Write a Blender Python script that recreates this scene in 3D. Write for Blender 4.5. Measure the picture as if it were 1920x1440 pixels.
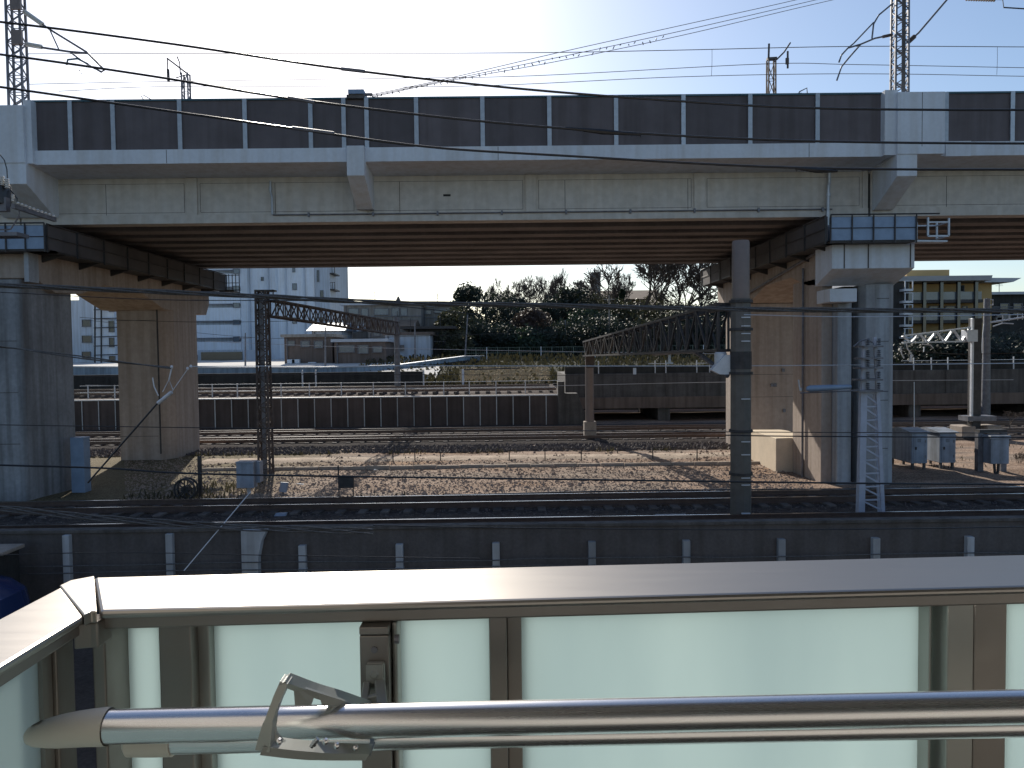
import bpy, math, random
from mathutils import Vector, Matrix, noise
R = math.radians
random.seed(7)
S = bpy.context.scene
for o in list(bpy.data.objects): bpy.data.objects.remove(o, do_unlink=True)
C = S.collection

# ---------------------------------------------------------------- camera
H = 4.4
F = 1440.0
CAM = Vector((0, 0, H))
pitch, yaw, roll = math.atan(55/1440), 0.0065, -0.0115
MR = (Matrix.Rotation(-yaw, 3, 'Z') @ Matrix.Rotation(math.pi/2 - pitch, 3, 'X') @ Matrix.Rotation(roll, 3, 'Z'))
cd = bpy.data.cameras.new('camera'); cam = bpy.data.objects.new('camera', cd); C.objects.link(cam)
cd.sensor_width = 36; cd.lens = 27; cd.clip_start = 0.02; cd.clip_end = 5000
cam.matrix_world = Matrix.Translation(CAM) @ MR.to_4x4()
S.camera = cam
S.render.resolution_x, S.render.resolution_y = 1024, 768

# ---------------------------------------------------------------- light
SUN_AZ, SUN_EL = -16.0, 30.4       # azimuth measured from +Y, negative = left
w = bpy.data.worlds.new('World'); S.world = w; w.use_nodes = True
nt = w.node_tree; bg = nt.nodes['Background']
sky = nt.nodes.new('ShaderNodeTexSky'); sky.sky_type = 'NISHITA'; sky.sun_disc = False
sky.sun_elevation = R(SUN_EL); sky.sun_rotation = R(SUN_AZ); sky.air_density = 1.0; sky.dust_density = 0.9; sky.ozone_density = 2.4
nt.links.new(sky.outputs[0], bg.inputs[0]); bg.inputs[1].default_value = 0.115
sd = bpy.data.lights.new('sun', 'SUN'); sd.energy = 4.8; sd.angle = R(0.53); sd.color = (1, .93, .82)
sun = bpy.data.objects.new('sun', sd); C.objects.link(sun)
sv = Vector((math.sin(R(SUN_AZ))*math.cos(R(SUN_EL)), math.cos(R(SUN_AZ))*math.cos(R(SUN_EL)), math.sin(R(SUN_EL))))
sun.rotation_euler = sv.to_track_quat('Z', 'Y').to_euler(); sun.location = (0, 0, 60)
S.view_settings.view_transform = 'Standard'; S.view_settings.look = 'None'
S.view_settings.exposure = 0.25; S.view_settings.gamma = 1

# ---------------------------------------------------------------- pixel <-> world helpers (used only to measure real positions)
def ray(x, y): return MR @ Vector(((x-960)/F, -(y-720)/F, -1.0))
def P(x, y, Y):
    d = ray(x, y); return CAM + d*(Y/d.y)
def G(x, y, z=0.0):
    d = ray(x, y); return CAM + d*((z-H)/d.z)
def PX(x, Y, y=665): return P(x, y, Y).x
def PZ(y, Y, x=957): return P(x, y, Y).z

# ---------------------------------------------------------------- materials
def mat(name, col, rough=.8, metal=0., var=.25, scale=1.2, streak=0., bump=0., bscale=20., col2=None, spec=.5, dirt=None, fine=0.0):
    m = bpy.data.materials.new(name); m.use_nodes = True; n = m.node_tree.nodes; l = m.node_tree.links
    b = n['Principled BSDF']; b.inputs['Roughness'].default_value = rough; b.inputs['Metallic'].default_value = metal
    b.inputs['Specular IOR Level'].default_value = spec
    geo = n.new('ShaderNodeNewGeometry')
    nz = n.new('ShaderNodeTexNoise'); nz.inputs['Scale'].default_value = scale; nz.inputs['Detail'].default_value = 7; nz.inputs['Roughness'].default_value = .62
    l.new(geo.outputs['Position'], nz.inputs['Vector'])
    rp = n.new('ShaderNodeValToRGB'); rp.color_ramp.elements[0].position = .3; rp.color_ramp.elements[1].position = .72
    c = Vector(col); d = Vector(col2) if col2 else c*(1-var)
    rp.color_ramp.elements[0].color = (*d, 1); rp.color_ramp.elements[1].color = (*(c*(1+var*.35) if not col2 else c), 1)
    l.new(nz.outputs[0], rp.inputs[0]); out = rp.outputs[0]
    if streak:
        mp = n.new('ShaderNodeMapping'); mp.inputs['Scale'].default_value = (3.0, 3.0, .16)
        l.new(geo.outputs['Position'], mp.inputs[0])
        n2 = n.new('ShaderNodeTexNoise'); n2.inputs['Scale'].default_value = 1.3; n2.inputs['Detail'].default_value = 5
        l.new(mp.outputs[0], n2.inputs['Vector'])
        r2 = n.new('ShaderNodeValToRGB'); r2.color_ramp.elements[0].position = .42; r2.color_ramp.elements[1].position = .66
        r2.color_ramp.elements[0].color = (1, 1, 1, 1); k = 1-streak; r2.color_ramp.elements[1].color = (k, k*.97, k*.93, 1)
        l.new(n2.outputs[0], r2.inputs[0])
        mx = n.new('ShaderNodeMix'); mx.data_type = 'RGBA'; mx.blend_type = 'MULTIPLY'; mx.inputs[0].default_value = 1
        l.new(out, mx.inputs[6]); l.new(r2.outputs[0], mx.inputs[7]); out = mx.outputs[2]
    if fine:
        n3 = n.new('ShaderNodeTexNoise'); n3.inputs['Scale'].default_value = scale*14; n3.inputs['Detail'].default_value = 3
        l.new(geo.outputs['Position'], n3.inputs['Vector'])
        r3 = n.new('ShaderNodeValToRGB'); r3.color_ramp.elements[0].position = .35; r3.color_ramp.elements[1].position = .65
        k = 1-fine; r3.color_ramp.elements[0].color = (k, k, k, 1); k = 1+fine; r3.color_ramp.elements[1].color = (k, k, k, 1)
        l.new(n3.outputs[0], r3.inputs[0])
        mx = n.new('ShaderNodeMix'); mx.data_type = 'RGBA'; mx.blend_type = 'MULTIPLY'; mx.inputs[0].default_value = 1
        l.new(out, mx.inputs[6]); l.new(r3.outputs[0], mx.inputs[7]); out = mx.outputs[2]
    l.new(out, b.inputs['Base Color'])
    if bump:
        nb = n.new('ShaderNodeTexNoise'); nb.inputs['Scale'].default_value = bscale; nb.inputs['Detail'].default_value = 4
        l.new(geo.outputs['Position'], nb.inputs['Vector'])
        bp = n.new('ShaderNodeBump'); bp.inputs['Strength'].default_value = bump; bp.inputs['Distance'].default_value = .03
        l.new(nb.outputs[0], bp.inputs['Height']); l.new(bp.outputs[0], b.inputs['Normal'])
    return m
M = {}
M['conc'] = mat('concrete_painted', (.40,.42,.45), .85, var=.22, scale=.7, streak=.3, bump=.15, fine=.05)
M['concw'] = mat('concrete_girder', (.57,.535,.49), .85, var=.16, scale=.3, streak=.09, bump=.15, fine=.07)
M['concp'] = mat('concrete_pier', (.42,.345,.295), .85, var=.15, scale=.5, streak=.22, bump=.15, fine=.06)
M['fascia'] = mat('concrete_fascia', (.66,.69,.74), .8, var=.10, scale=.6, streak=.10, bump=.08, fine=.03)
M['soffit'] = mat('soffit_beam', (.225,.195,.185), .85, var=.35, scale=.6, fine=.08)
M['wallc'] = mat('concrete_old', (.13,.12,.115), .9, var=.4, scale=1.1, streak=.35, bump=.3, fine=.1)
M['nearwall'] = mat('near_wall', (.115,.105,.105), .9, var=.25, scale=1.1, streak=.2, bump=.2, fine=.08)
M['walld'] = mat('concrete_dark', (.045,.044,.042), .9, var=.4, scale=1.4, streak=.3, bump=.3, fine=.12)
M['panel'] = mat('barrier_panel', (.12,.10,.105), .7, var=.25, scale=1.0, streak=.2)
M['panelf'] = mat('barrier_panel_far', (.095,.076,.074), .8, var=.3, scale=1.0, streak=.25)
M['joint'] = mat('joint_dark', (.03,.03,.03), .9)
M['galv'] = mat('galvanised_steel', (.46,.49,.53), .5, .5, var=.2, scale=6)
M['steel'] = mat('weathered_steel', (.20,.20,.22), .55, .5, var=.4, scale=5)
M['dsteel'] = mat('dark_steel', (.07,.065,.065), .6, .4, var=.4, scale=5)
M['psteel'] = mat('pale_steel', (.62,.64,.68), .5, .3, var=.15, scale=5)
M['shadepanel'] = mat('shaded_side_panel', (.10,.09,.09), .8, var=.3)  # walkway side panels, deep shade under the deck put into the colour
M['heap'] = mat('yellow_gravel', (.52,.40,.22), .9, col2=(.22,.16,.09), scale=9)
M['bsteel'] = mat('blue_grey_steel', (.24,.32,.44), .55, .2, var=.2, scale=3)
M['rust'] = mat('rusty_steel', (.12,.095,.085), .8, .2, var=.5, scale=5)
M['brown'] = mat('brown_pole_paint', (.22,.17,.15), .5, .1, var=.15, scale=3)
M['brownd'] = mat('dark_pole_paint', (.14,.13,.12), .5, .2, var=.3, scale=3)
M['teal'] = mat('teal_strip', (.05,.12,.15), .5)
M['cab'] = mat('cabinet_paint', (.30,.35,.43), .55, .05, var=.25, scale=3, streak=.35, fine=.06)
M['cable'] = mat('black_cable', (.018,.018,.02), .38, var=.3, scale=8, spec=.7)
M['wire'] = mat('copper_wire', (.10,.09,.085), .35, .7, var=.3, scale=8)
M['bundle'] = mat('twisted_cable', (.13,.125,.12), .42, .2, var=.5, scale=25, spec=.6)
M['towerp'] = mat('tower_paint', (.42,.46,.56), .5, .1, var=.15, scale=4)
M['postp'] = mat('wall_post', (.42,.44,.47), .85, var=.2, scale=2, streak=.3)
M['concd'] = mat('concrete_stained', (.30,.305,.32), .88, var=.3, scale=.6, streak=.4, bump=.15, fine=.08)
M['porc'] = mat('porcelain', (.62,.60,.55), .25, spec=.7, var=.1)
M['rail'] = mat('rail_steel', (.17,.12,.10), .45, .6, var=.3, scale=6)
M['railtop'] = mat('rail_head', (.55,.55,.56), .22, 1., var=.1, scale=6)
M['sleeper'] = mat('sleeper_concrete', (.14,.12,.11), .9, var=.4, scale=4)
M['stone'] = mat('ballast_stone', (.46,.35,.275), .9, col2=(.17,.125,.10), scale=9)
M['stoned'] = mat('ballast_stone_dark', (.19,.16,.15), .9, col2=(.06,.05,.05), scale=9)
M['slabc'] = mat('pale_concrete', (.37,.31,.26), .9, var=.3, scale=3, bump=.2, fine=.1)
M['path'] = mat('dusty_path', (.50,.41,.33), .95, col2=(.26,.21,.17), scale=1.6, bump=.6, bscale=12, fine=.35, spec=.1)
M['cream'] = mat('cream_plinth', (.68,.57,.43), .9, var=.12, scale=2, fine=.04)
M['townpave'] = mat('pale_paving', (.50,.48,.45), .9, var=.2, scale=.2, fine=.05)
M['asphalt'] = mat('asphalt', (.085,.070,.060), .9, var=.4, scale=1.5, bump=.4, bscale=90, fine=.15, spec=.08)
M['alu'] = mat('bronze_aluminium', (.255,.235,.215), .42, .7, var=.06, scale=2)
M['alutop'] = mat('bronze_aluminium_cap', (.36,.335,.31), .36, 1.0, var=.04, scale=2)
M['alug'] = mat('grey_aluminium', (.34,.34,.315), .45, .6, var=.05, scale=2)
M['plastic'] = mat('cream_plastic', (.62,.58,.50), .5, var=.06, scale=20)
M['inox'] = mat('stainless_pole', (.74,.73,.73), .27, 1., var=.05, scale=3)
M['bracket'] = mat('grey_bracket', (.36,.37,.34), .42, .35, var=.08, scale=8)
M['ownwall'] = mat('cream_wall', (.36,.345,.325), .85, var=.06, scale=2)
M['white'] = mat('white_render', (.80,.84,.90), .85, var=.06, scale=.15, streak=.08, fine=.02)
M['whited'] = mat('grey_render', (.55,.60,.67), .85, var=.15, scale=.2, streak=.2)
M['bldg'] = mat('beige_render', (.33,.30,.27), .85, var=.25, scale=.3, streak=.25)
M['bldb'] = mat('brown_render', (.20,.15,.125), .85, var=.35, scale=.4, streak=.3)
M['blue'] = mat('blue_grey_parapet', (.30,.40,.50), .8, var=.25, scale=.3, streak=.35)
M['ochre'] = mat('ochre_wall', (.50,.34,.15), .8, var=.12, scale=.4)
M['roof'] = mat('brown_tile_roof', (.16,.115,.08), .85, var=.3, scale=1)
M['rooflt'] = mat('pale_roof', (.50,.52,.56), .5, var=.15, scale=1)
M['glassd'] = mat('dark_window', (.035,.042,.05), .12, spec=.8, var=.2)
M['wglass'] = mat('grey_window', (.14,.17,.20), .15, spec=.8, var=.3)
M['bark'] = mat('bark', (.10,.075,.055), .9, var=.4, scale=4)
M['twig'] = mat('bare_twigs', (.105,.08,.065), .9, var=.4, scale=2)
M['car'] = mat('blue_car_paint', (.025,.05,.16), .2, .3, spec=.8, var=.05)
M['tyre'] = mat('tyre_rubber', (.02,.02,.02), .8)
M['dirt'] = mat('debris', (.33,.36,.40), .8, var=.2, scale=4)
M['mesh'] = mat('green_fence', (.16,.19,.15), .7, .2, var=.2)

for k_, am in (('panel', .16), ('panelf', .28), ('postp', .3), ('galv', .15), ('sleeper', .4)):     # each piece weathered a little differently
    n = M[k_].node_tree.nodes; l = M[k_].node_tree.links; b = n['Principled BSDF']; src = b.inputs['Base Color'].links[0].from_socket
    oi = n.new('ShaderNodeObjectInfo'); mr = n.new('ShaderNodeMapRange'); mr.inputs[3].default_value = 1-am; mr.inputs[4].default_value = 1+am
    hs = n.new('ShaderNodeHueSaturation'); l.new(oi.outputs['Random'], mr.inputs[0]); l.new(mr.outputs[0], hs.inputs['Value']); l.new(src, hs.inputs['Color']); l.new(hs.outputs[0], b.inputs['Base Color'])
for k_, sc_ in (('alutop', (3, 40, 40)), ('alu', (12, 12, 12)), ('inox', (1.5, 60, 60)), ('plastic', (60,60,60))):
    n = M[k_].node_tree.nodes; l = M[k_].node_tree.links; b = n['Principled BSDF']
    ge = n.new('ShaderNodeNewGeometry'); mp = n.new('ShaderNodeMapping'); mp.inputs['Scale'].default_value = sc_; nz = n.new('ShaderNodeTexNoise'); nz.inputs['Scale'].default_value = 3; nz.inputs['Detail'].default_value = 8; nz.inputs['Roughness'].default_value = .7
    l.new(ge.outputs['Position'], mp.inputs[0]); l.new(mp.outputs[0], nz.inputs['Vector'])
    mr = n.new('ShaderNodeMapRange'); r0 = b.inputs['Roughness'].default_value; mr.inputs[1].default_value = .3; mr.inputs[2].default_value = .7; am_ = .25 if k_ in ('alutop', 'inox') else 1; mr.inputs[3].default_value = r0-.05*am_; mr.inputs[4].default_value = r0+.07*am_
    l.new(nz.outputs[0], mr.inputs[0]); l.new(mr.outputs[0], b.inputs['Roughness'])
def leafmat(name, a, b):
    m = mat(name, a, .6, col2=b, scale=.9, spec=.3); n = m.node_tree.nodes; l = m.node_tree.links
    tr = n.new('ShaderNodeBsdfTranslucent'); tr.inputs[0].default_value = (a[0]*1.1, a[1]*1.2, a[2]*.8, 1)
    mx = n.new('ShaderNodeMixShader'); mx.inputs[0].default_value = .16
    l.new(n['Principled BSDF'].outputs[0], mx.inputs[1]); l.new(tr.outputs[0], mx.inputs[2]); l.new(mx.outputs[0], n['Material Output'].inputs[0])
    return m
M['leaf'] = leafmat('evergreen_leaf', (.036,.046,.032), (.016,.022,.018))
M['leafg'] = leafmat('green_leaf', (.038,.062,.034), (.02,.032,.022))
M['leafr'] = leafmat('reddish_leaf', (.10,.07,.06), (.05,.038,.034))
M['leafo'] = leafmat('olive_leaf', (.09,.085,.045), (.04,.04,.025))

M['weed'] = leafmat('dry_weeds', (.085,.07,.042), (.035,.033,.02))
def frosted():
    m = bpy.data.materials.new('frosted_glass'); m.use_nodes = True; n = m.node_tree.nodes; l = m.node_tree.links
    tr = n.new('ShaderNodeBsdfTranslucent'); tr.inputs[0].default_value = (.63, .735, .745, 1)
    b = n['Principled BSDF']; b.inputs['Base Color'].default_value = (.40,.50,.48,1); b.inputs['Roughness'].default_value = .28
    ge = n.new('ShaderNodeNewGeometry'); mp = n.new('ShaderNodeMapping'); mp.inputs['Scale'].default_value = (9, 9, 2.2); nz = n.new('ShaderNodeTexNoise'); nz.inputs['Scale'].default_value = 1.0; nz.inputs['Detail'].default_value = 6
    l.new(ge.outputs['Position'], mp.inputs[0]); l.new(mp.outputs[0], nz.inputs['Vector']); rp = n.new('ShaderNodeValToRGB'); rp.color_ramp.elements[0].position = .3; rp.color_ramp.elements[1].position = .7
    rp.color_ramp.elements[0].color = (.585,.685,.70,1); rp.color_ramp.elements[1].color = (.665,.765,.77,1); l.new(nz.outputs[0], rp.inputs[0]); l.new(rp.outputs[0], tr.inputs[0])
    mx = n.new('ShaderNodeMixShader'); mx.inputs[0].default_value = .72
    l.new(b.outputs[0], mx.inputs[1]); l.new(tr.outputs[0], mx.inputs[2]); l.new(mx.outputs[0], n['Material Output'].inputs[0])
    return m
M['frost'] = frosted()

def groundmat():
    m = bpy.data.materials.new('gravel_ground'); m.use_nodes = True; n = m.node_tree.nodes; l = m.node_tree.links
    b = n['Principled BSDF']; b.inputs['Roughness'].default_value = .95; b.inputs['Specular IOR Level'].default_value = .2
    geo = n.new('ShaderNodeNewGeometry')
    big = n.new('ShaderNodeTexNoise'); big.inputs['Scale'].default_value = .35; big.inputs['Detail'].default_value = 6
    mp = n.new('ShaderNodeMapping'); mp.inputs['Scale'].default_value = (.5, 1.6, 1)
    l.new(geo.outputs['Position'], mp.inputs[0]); l.new(mp.outputs[0], big.inputs['Vector'])
    r1 = n.new('ShaderNodeValToRGB'); e = r1.color_ramp.elements
    e[0].position = .28; e[0].color = (.42,.27,.17,1); e[1].position = .72; e[1].color = (.46,.37,.30,1)
    k = e.new(.40); k.color = (.30,.21,.155,1); k = e.new(.50); k.color = (.43,.32,.25,1); k = e.new(.60); k.color = (.25,.20,.165,1)
    l.new(big.outputs[0], r1.inputs[0])
    vo = n.new('ShaderNodeTexVoronoi'); vo.inputs['Scale'].default_value = 17
    l.new(geo.outputs['Position'], vo.inputs['Vector'])
    r2 = n.new('ShaderNodeValToRGB'); r2.color_ramp.elements[0].color = (1.15,1.15,1.15,1); r2.color_ramp.elements[0].position = .15
    r2.color_ramp.elements[1].color = (.30,.27,.25,1); r2.color_ramp.elements[1].position = .75
    l.new(vo.outputs['Distance'], r2.inputs[0])
    mx = n.new('ShaderNodeMix'); mx.data_type = 'RGBA'; mx.blend_type = 'MULTIPLY'; mx.inputs[0].default_value = .75
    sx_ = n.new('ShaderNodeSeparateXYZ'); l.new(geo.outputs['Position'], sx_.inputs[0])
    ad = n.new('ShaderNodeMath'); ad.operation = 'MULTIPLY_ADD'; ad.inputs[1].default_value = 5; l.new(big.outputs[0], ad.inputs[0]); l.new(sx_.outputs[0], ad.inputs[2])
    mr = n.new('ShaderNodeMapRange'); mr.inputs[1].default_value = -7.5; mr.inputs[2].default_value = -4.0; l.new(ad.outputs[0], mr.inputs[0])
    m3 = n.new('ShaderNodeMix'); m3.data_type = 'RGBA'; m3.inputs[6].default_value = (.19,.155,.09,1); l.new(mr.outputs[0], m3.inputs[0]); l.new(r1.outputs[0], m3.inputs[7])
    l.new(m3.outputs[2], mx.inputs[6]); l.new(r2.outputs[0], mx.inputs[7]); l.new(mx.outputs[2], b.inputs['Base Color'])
    bp = n.new('ShaderNodeBump'); bp.inputs['Strength'].default_value = .9; bp.inputs['Distance'].default_value = .06
    n4 = n.new('ShaderNodeTexNoise'); n4.inputs['Scale'].default_value = 12; n4.inputs['Detail'].default_value = 5
    l.new(geo.outputs['Position'], n4.inputs['Vector'])
    l.new(n4.outputs[0], bp.inputs['Height']); l.new(bp.outputs[0], b.inputs['Normal'])
    return m
for nn in ():
    pass
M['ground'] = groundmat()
M['ballast'] = mat('dark_ballast', (.115,.098,.09), .95, col2=(.035,.03,.03), scale=6, bump=.9, bscale=14, fine=.5, spec=.08)
M['grass'] = mat('grassy_slope', (.055,.055,.035), .95, col2=(.02,.024,.016), scale=.8, bump=.6, bscale=6, fine=.3, spec=.08)
M['ballast2'] = mat('track_ballast', (.15,.12,.105), .95, col2=(.06,.05,.045), scale=5, bump=.9, bscale=14, fine=.4, spec=.08)

# ---------------------------------------------------------------- mesh builder
ORG = {}
class MB:
    def __init__(s): s.v = []; s.f = []
    def quadbox(s, c):    # 8 corners: bottom 4 ccw, top 4 ccw
        k = len(s.v); s.v += [Vector(p) for p in c]
        for a in ((3,2,1,0),(4,5,6,7),(0,1,5,4),(1,2,6,5),(2,3,7,6),(3,0,4,7)): s.f.append(tuple(k+i for i in a))
        return s
    def box(s, x0, x1, y0, y1, z0, z1):
        return s.quadbox([(x0,y0,z0),(x1,y0,z0),(x1,y1,z0),(x0,y1,z0),(x0,y0,z1),(x1,y0,z1),(x1,y1,z1),(x0,y1,z1)])
    def bar(s, p, q, w_, h_=None, up=(0,0,1)):
        p = Vector(p); q = Vector(q); h_ = h_ or w_; d = (q-p).normalized(); u = Vector(up)
        if abs(d.dot(u)) > .97: u = Vector((0,1,0))
        a = d.cross(u).normalized()*w_/2; b = a.cross(d).normalized()*h_/2
        return s.quadbox([p-a-b,p+a-b,p+a+b,p-a+b,q-a-b,q+a-b,q+a+b,q-a+b])
    def tube(s, pts, r, n=6, cap=True):
        pts = [Vector(p) for p in pts]; k = len(s.v); N = len(pts)
        rr = r if isinstance(r, (list, tuple)) else [r]*N
        for i, p in enumerate(pts):
            d = (pts[min(i+1,N-1)]-pts[max(i-1,0)]).normalized(); u = Vector((0,0,1)) if abs(d.z) < .9 else Vector((0,1,0))
            a = d.cross(u).normalized(); b = a.cross(d)
            for j in range(n):
                t = 2*math.pi*j/n; s.v.append(p+(a*math.cos(t)+b*math.sin(t))*rr[i])
        for i in range(N-1):
            for j in range(n):
                j2 = (j+1)%n; s.f.append((k+i*n+j, k+i*n+j2, k+(i+1)*n+j2, k+(i+1)*n+j))
        if cap: s.f.append(tuple(k+j for j in range(n))[::-1]); s.f.append(tuple(k+(N-1)*n+j for j in range(n)))
        return s
    def lathe(s, base, prof, n=16, axis=(0,0,1)):   # prof: (r, h)
        ax = Vector(axis); pts = [Vector(base)+ax*h for r, h in prof]; k = len(s.v)
        u = Vector((0,1,0)) if abs(ax.z) > .9 else Vector((0,0,1)); a = ax.cross(u).normalized(); b = a.cross(ax)
        for p, (r, h) in zip(pts, prof):
            for j in range(n):
                t = 2*math.pi*j/n; s.v.append(p+(a*math.cos(t)+b*math.sin(t))*max(r, 1e-4))
        for i in range(len(prof)-1):
            for j in range(n): s.f.append((k+i*n+j, k+i*n+(j+1)%n, k+(i+1)*n+(j+1)%n, k+(i+1)*n+j))
        s.f.append(tuple(k+j for j in range(n))[::-1]); s.f.append(tuple(k+(len(prof)-1)*n+j for j in range(n)))
        return s
    def prism(s, poly, d):   # poly: 3d points, extruded by vector d
        k = len(s.v); n = len(poly); d = Vector(d)
        s.v += [Vector(p) for p in poly]+[Vector(p)+d for p in poly]
        s.f.append(tuple(range(k, k+n))[::-1]); s.f.append(tuple(range(k+n, k+2*n)))
        for i in range(n): s.f.append((k+i, k+(i+1)%n, k+n+(i+1)%n, k+n+i))
        return s
    def build(s, name, m, parent=None, bevel=0, smooth=False, loc=None):
        me = bpy.data.meshes.new(name)
        org = ORG.get(parent.name, Vector()) if parent else Vector(loc or (0,0,0))
        me.from_pydata([tuple(v-org) for v in s.v], [], s.f); me.update()
        import bmesh
        b = bmesh.new(); b.from_mesh(me); bmesh.ops.recalc_face_normals(b, faces=b.faces); b.to_mesh(me); b.free()
        me.materials.append(M[m] if isinstance(m, str) else m)
        if smooth:
            for p in me.polygons: p.use_smooth = True
            try: me.set_sharp_from_angle(angle=R(40))
            except Exception: pass
        o = bpy.data.objects.new(name, me); C.objects.link(o); ORG[o.name] = org
        if parent: o.parent = parent
        else: o.location = org
        if bevel:
            bv = o.modifiers.new('bevel', 'BEVEL'); bv.width = bevel; bv.segments = 2; bv.limit_method = 'ANGLE'
        return o
def thing(name, label, cat, loc=(0,0,0), group=None):
    o = bpy.data.objects.new(name, None); C.objects.link(o); o.location = Vector(loc); ORG[o.name] = Vector(loc)
    o.empty_display_size = .2
    o['label'] = label; o['category'] = cat
    if group: o['group'] = group
    return o
def tag(o, label, cat, group=None):
    o['label'] = label; o['category'] = cat
    if group: o['group'] = group
    return o
def struct(o): o['kind'] = 'structure'; return o
def kids(r): return [c for c in bpy.data.objects if c.parent == r]
def dup(root, loc, label, group=None):
    r = root.copy(); C.objects.link(r); r.location = Vector(loc); r['label'] = label; ORG[r.name] = Vector(loc)
    if group: r['group'] = group
    for ch in kids(root):
        c = ch.copy(); C.objects.link(c); c.parent = r
        for g in kids(ch): d = g.copy(); C.objects.link(d); d.parent = c
    return r

# ================================================================ GROUND
def hfun(X, Y):
    n = (noise.noise(Vector((X*.35, Y*.35, 0)))*.06 + noise.noise(Vector((X*1.5, Y*1.5, 3)))*.02)
    if Y < 17.2: return -.03
    if X > 12.5 and Y > 27 and Y < 32: n += .05
    return n
def sheet(name, m, x0, x1, y0, y1, z, nx, ny, hf=None):
    b = MB(); 
    for j in range(ny+1):
        for i in range(nx+1):
            X = x0+(x1-x0)*i/nx; Y = y0+(y1-y0)*j/ny; b.v.append(Vector((X, Y, z+(hf(X, Y) if hf else 0))))
    for j in range(ny):
        for i in range(nx): k = j*(nx+1)+i; b.f.append((k, k+1, k+nx+2, k+nx+1))
    return struct(b.build(name, m, smooth=True))
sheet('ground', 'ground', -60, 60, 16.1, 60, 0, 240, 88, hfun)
sheet('far_ground', 'grass', -900, 900, 60, 2500, 1.0, 8, 8)
sheet('road', 'asphalt', -80, 80, -30, 15.95, -.6, 20, 8)
# raised far ground (left: track platform and slope; right: beyond the low bridge)
def far_terr(name, m, pts, x0, x1):   # pts (Y, z)
    b = MB(); nx = 60
    for (Y, z) in pts:
        for i in range(nx+1):
            X = x0+(x1-x0)*i/nx; b.v.append(Vector((X, Y, z+noise.noise(Vector((X*.3, Y*.3, 1)))*.12)))
    for j in range(len(pts)-1):
        for i in range(nx): k = j*(nx+1)+i; b.f.append((k, k+1, k+nx+2, k+nx+1))
    return struct(b.build(name, m, smooth=True))
far_terr('track_platform', 'ballast2', [(47.25,-.3),(47.3,1.75),(49,1.9),(55,1.95),(61,2.0),(61.5,2.0)], -60, 3.6)
far_terr('grassy_slope', 'grass', [(61.2,1.9),(66,2.6),(72,3.3),(80,3.7),(90,4.1),(110,4.6),(140,5)], -12, 60)
far_terr('town_ground', 'townpave', [(64.5,2.4),(68,3.1),(76,3.7),(95,4.0),(140,4.2)], -120, -6)
b = MB(); b.box(3.6, 60, 60.2, 61.0, -.2, 2.1); struct(b.build('retaining_bank', 'walld'))

# track beds (ballast strips) and railway tracks
def strip(name, m, ya, yb, ra, x0=-60, x1=60, h=.10, z=0):
    b = MB(); nx = 240
    ys = [(ya, -.08), (ya+.35, h), (yb-.35, h), (yb, -.08)]
    for (Y, dz) in ys:
        for i in range(nx+1):
            X = x0+(x1-x0)*i/nx; jit = noise.noise(Vector((X*.8, Y, 5)))*(.16 if dz < 0 else .04)
            b.v.append(Vector((X, Y+ra*X+jit, z+dz+.02+(noise.noise(Vector((X*2, Y, 9)))*.025))))
    for j in range(3):
        for i in range(nx): k = j*(nx+1)+i; b.f.append((k, k+1, k+nx+2, k+nx+1))
    return struct(b.build(name, m, smooth=True))
strip('ballast_bed', 'ballast', 17.6, 23.2, .012, h=.06)
strip('ballast_bed', 'ballast', 36.8, 46.8, 0, h=.12)
strip('concrete_path', 'path', 31.7, 33.6, 0.0, h=.02, x0=-13, x1=14)

def track(Y0, slope, label, x0, x1, z=.06, step=.68):
    t = thing('railway_track', label, 'railway track', ((x0+x1)/2, Y0, z))
    for dy in (-.5335, .5335):
        a = MB(); N = 40
        prof = [(-.062,0),(.062,0),(.062,.012),(.012,.03),(.012,.105),(.033,.115),(.033,.148),(-.033,.148),(-.033,.115),(-.012,.105),(-.012,.03),(-.062,.012)]
        k = 0
        for i in range(N+1):
            X = x0+(x1-x0)*i/N; Yc = Y0+dy+slope*X
            for (py, pz) in prof: a.v.append(Vector((X, Yc+py, z+.08+pz)))
        n = len(prof)
        for i in range(N):
            for j in range(n): a.f.append((i*n+j, i*n+(j+1)%n, (i+1)*n+(j+1)%n, (i+1)*n+j))
        r = a.build('rail', 'rail', t)
        h = MB()
        for i in range(N):
            X = x0+(x1-x0)*i/N; X2 = x0+(x1-x0)*(i+1)/N
            h.box(X, X2, 0, .056, 0, .004)
            for v in h.v[-8:]: v.y += Y0+dy+slope*v.x-.028; v.z += z+.229
        h.build('rail_head', 'railtop', r)
    n = int((x1-x0)/step); first = None
    for i in range(min(n, 100)):
        X = x0+(i+.5)*(x1-x0)/min(n, 100)
        if first is None:
            first = MB().box(X-.11, X+.11, Y0-1.0+slope*X, Y0+1.0+slope*X, z-.08, z+.08).build('sleeper', 'sleeper', t, bevel=.015); fx = X
        else:
            c = first.copy(); C.objects.link(c); c.parent = t; c.location = (X-fx, slope*(X-fx), 0)
    return t
track(18.75, .012, 'railway track nearest the dark wall with shiny rail heads in shade', -16, 16, .05, .62)
track(22.0, .012, 'second railway track beside the sunlit gravel strip', -18, 18, .05, .62)
track(38.6, 0, 'sunlit railway track behind the far side of the brown gravel', -30, 30, .11)
track(42.6, 0, 'railway track running along the foot of the brown panel barrier', -32, 32, .11)
track(50.5, 0, 'raised railway track just behind the brown panel barrier', -36, 3.2, 1.98)
track(55.0, .0, 'raised railway track farthest away below the blue parapet', -40, 3.0, 2.03)

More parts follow.
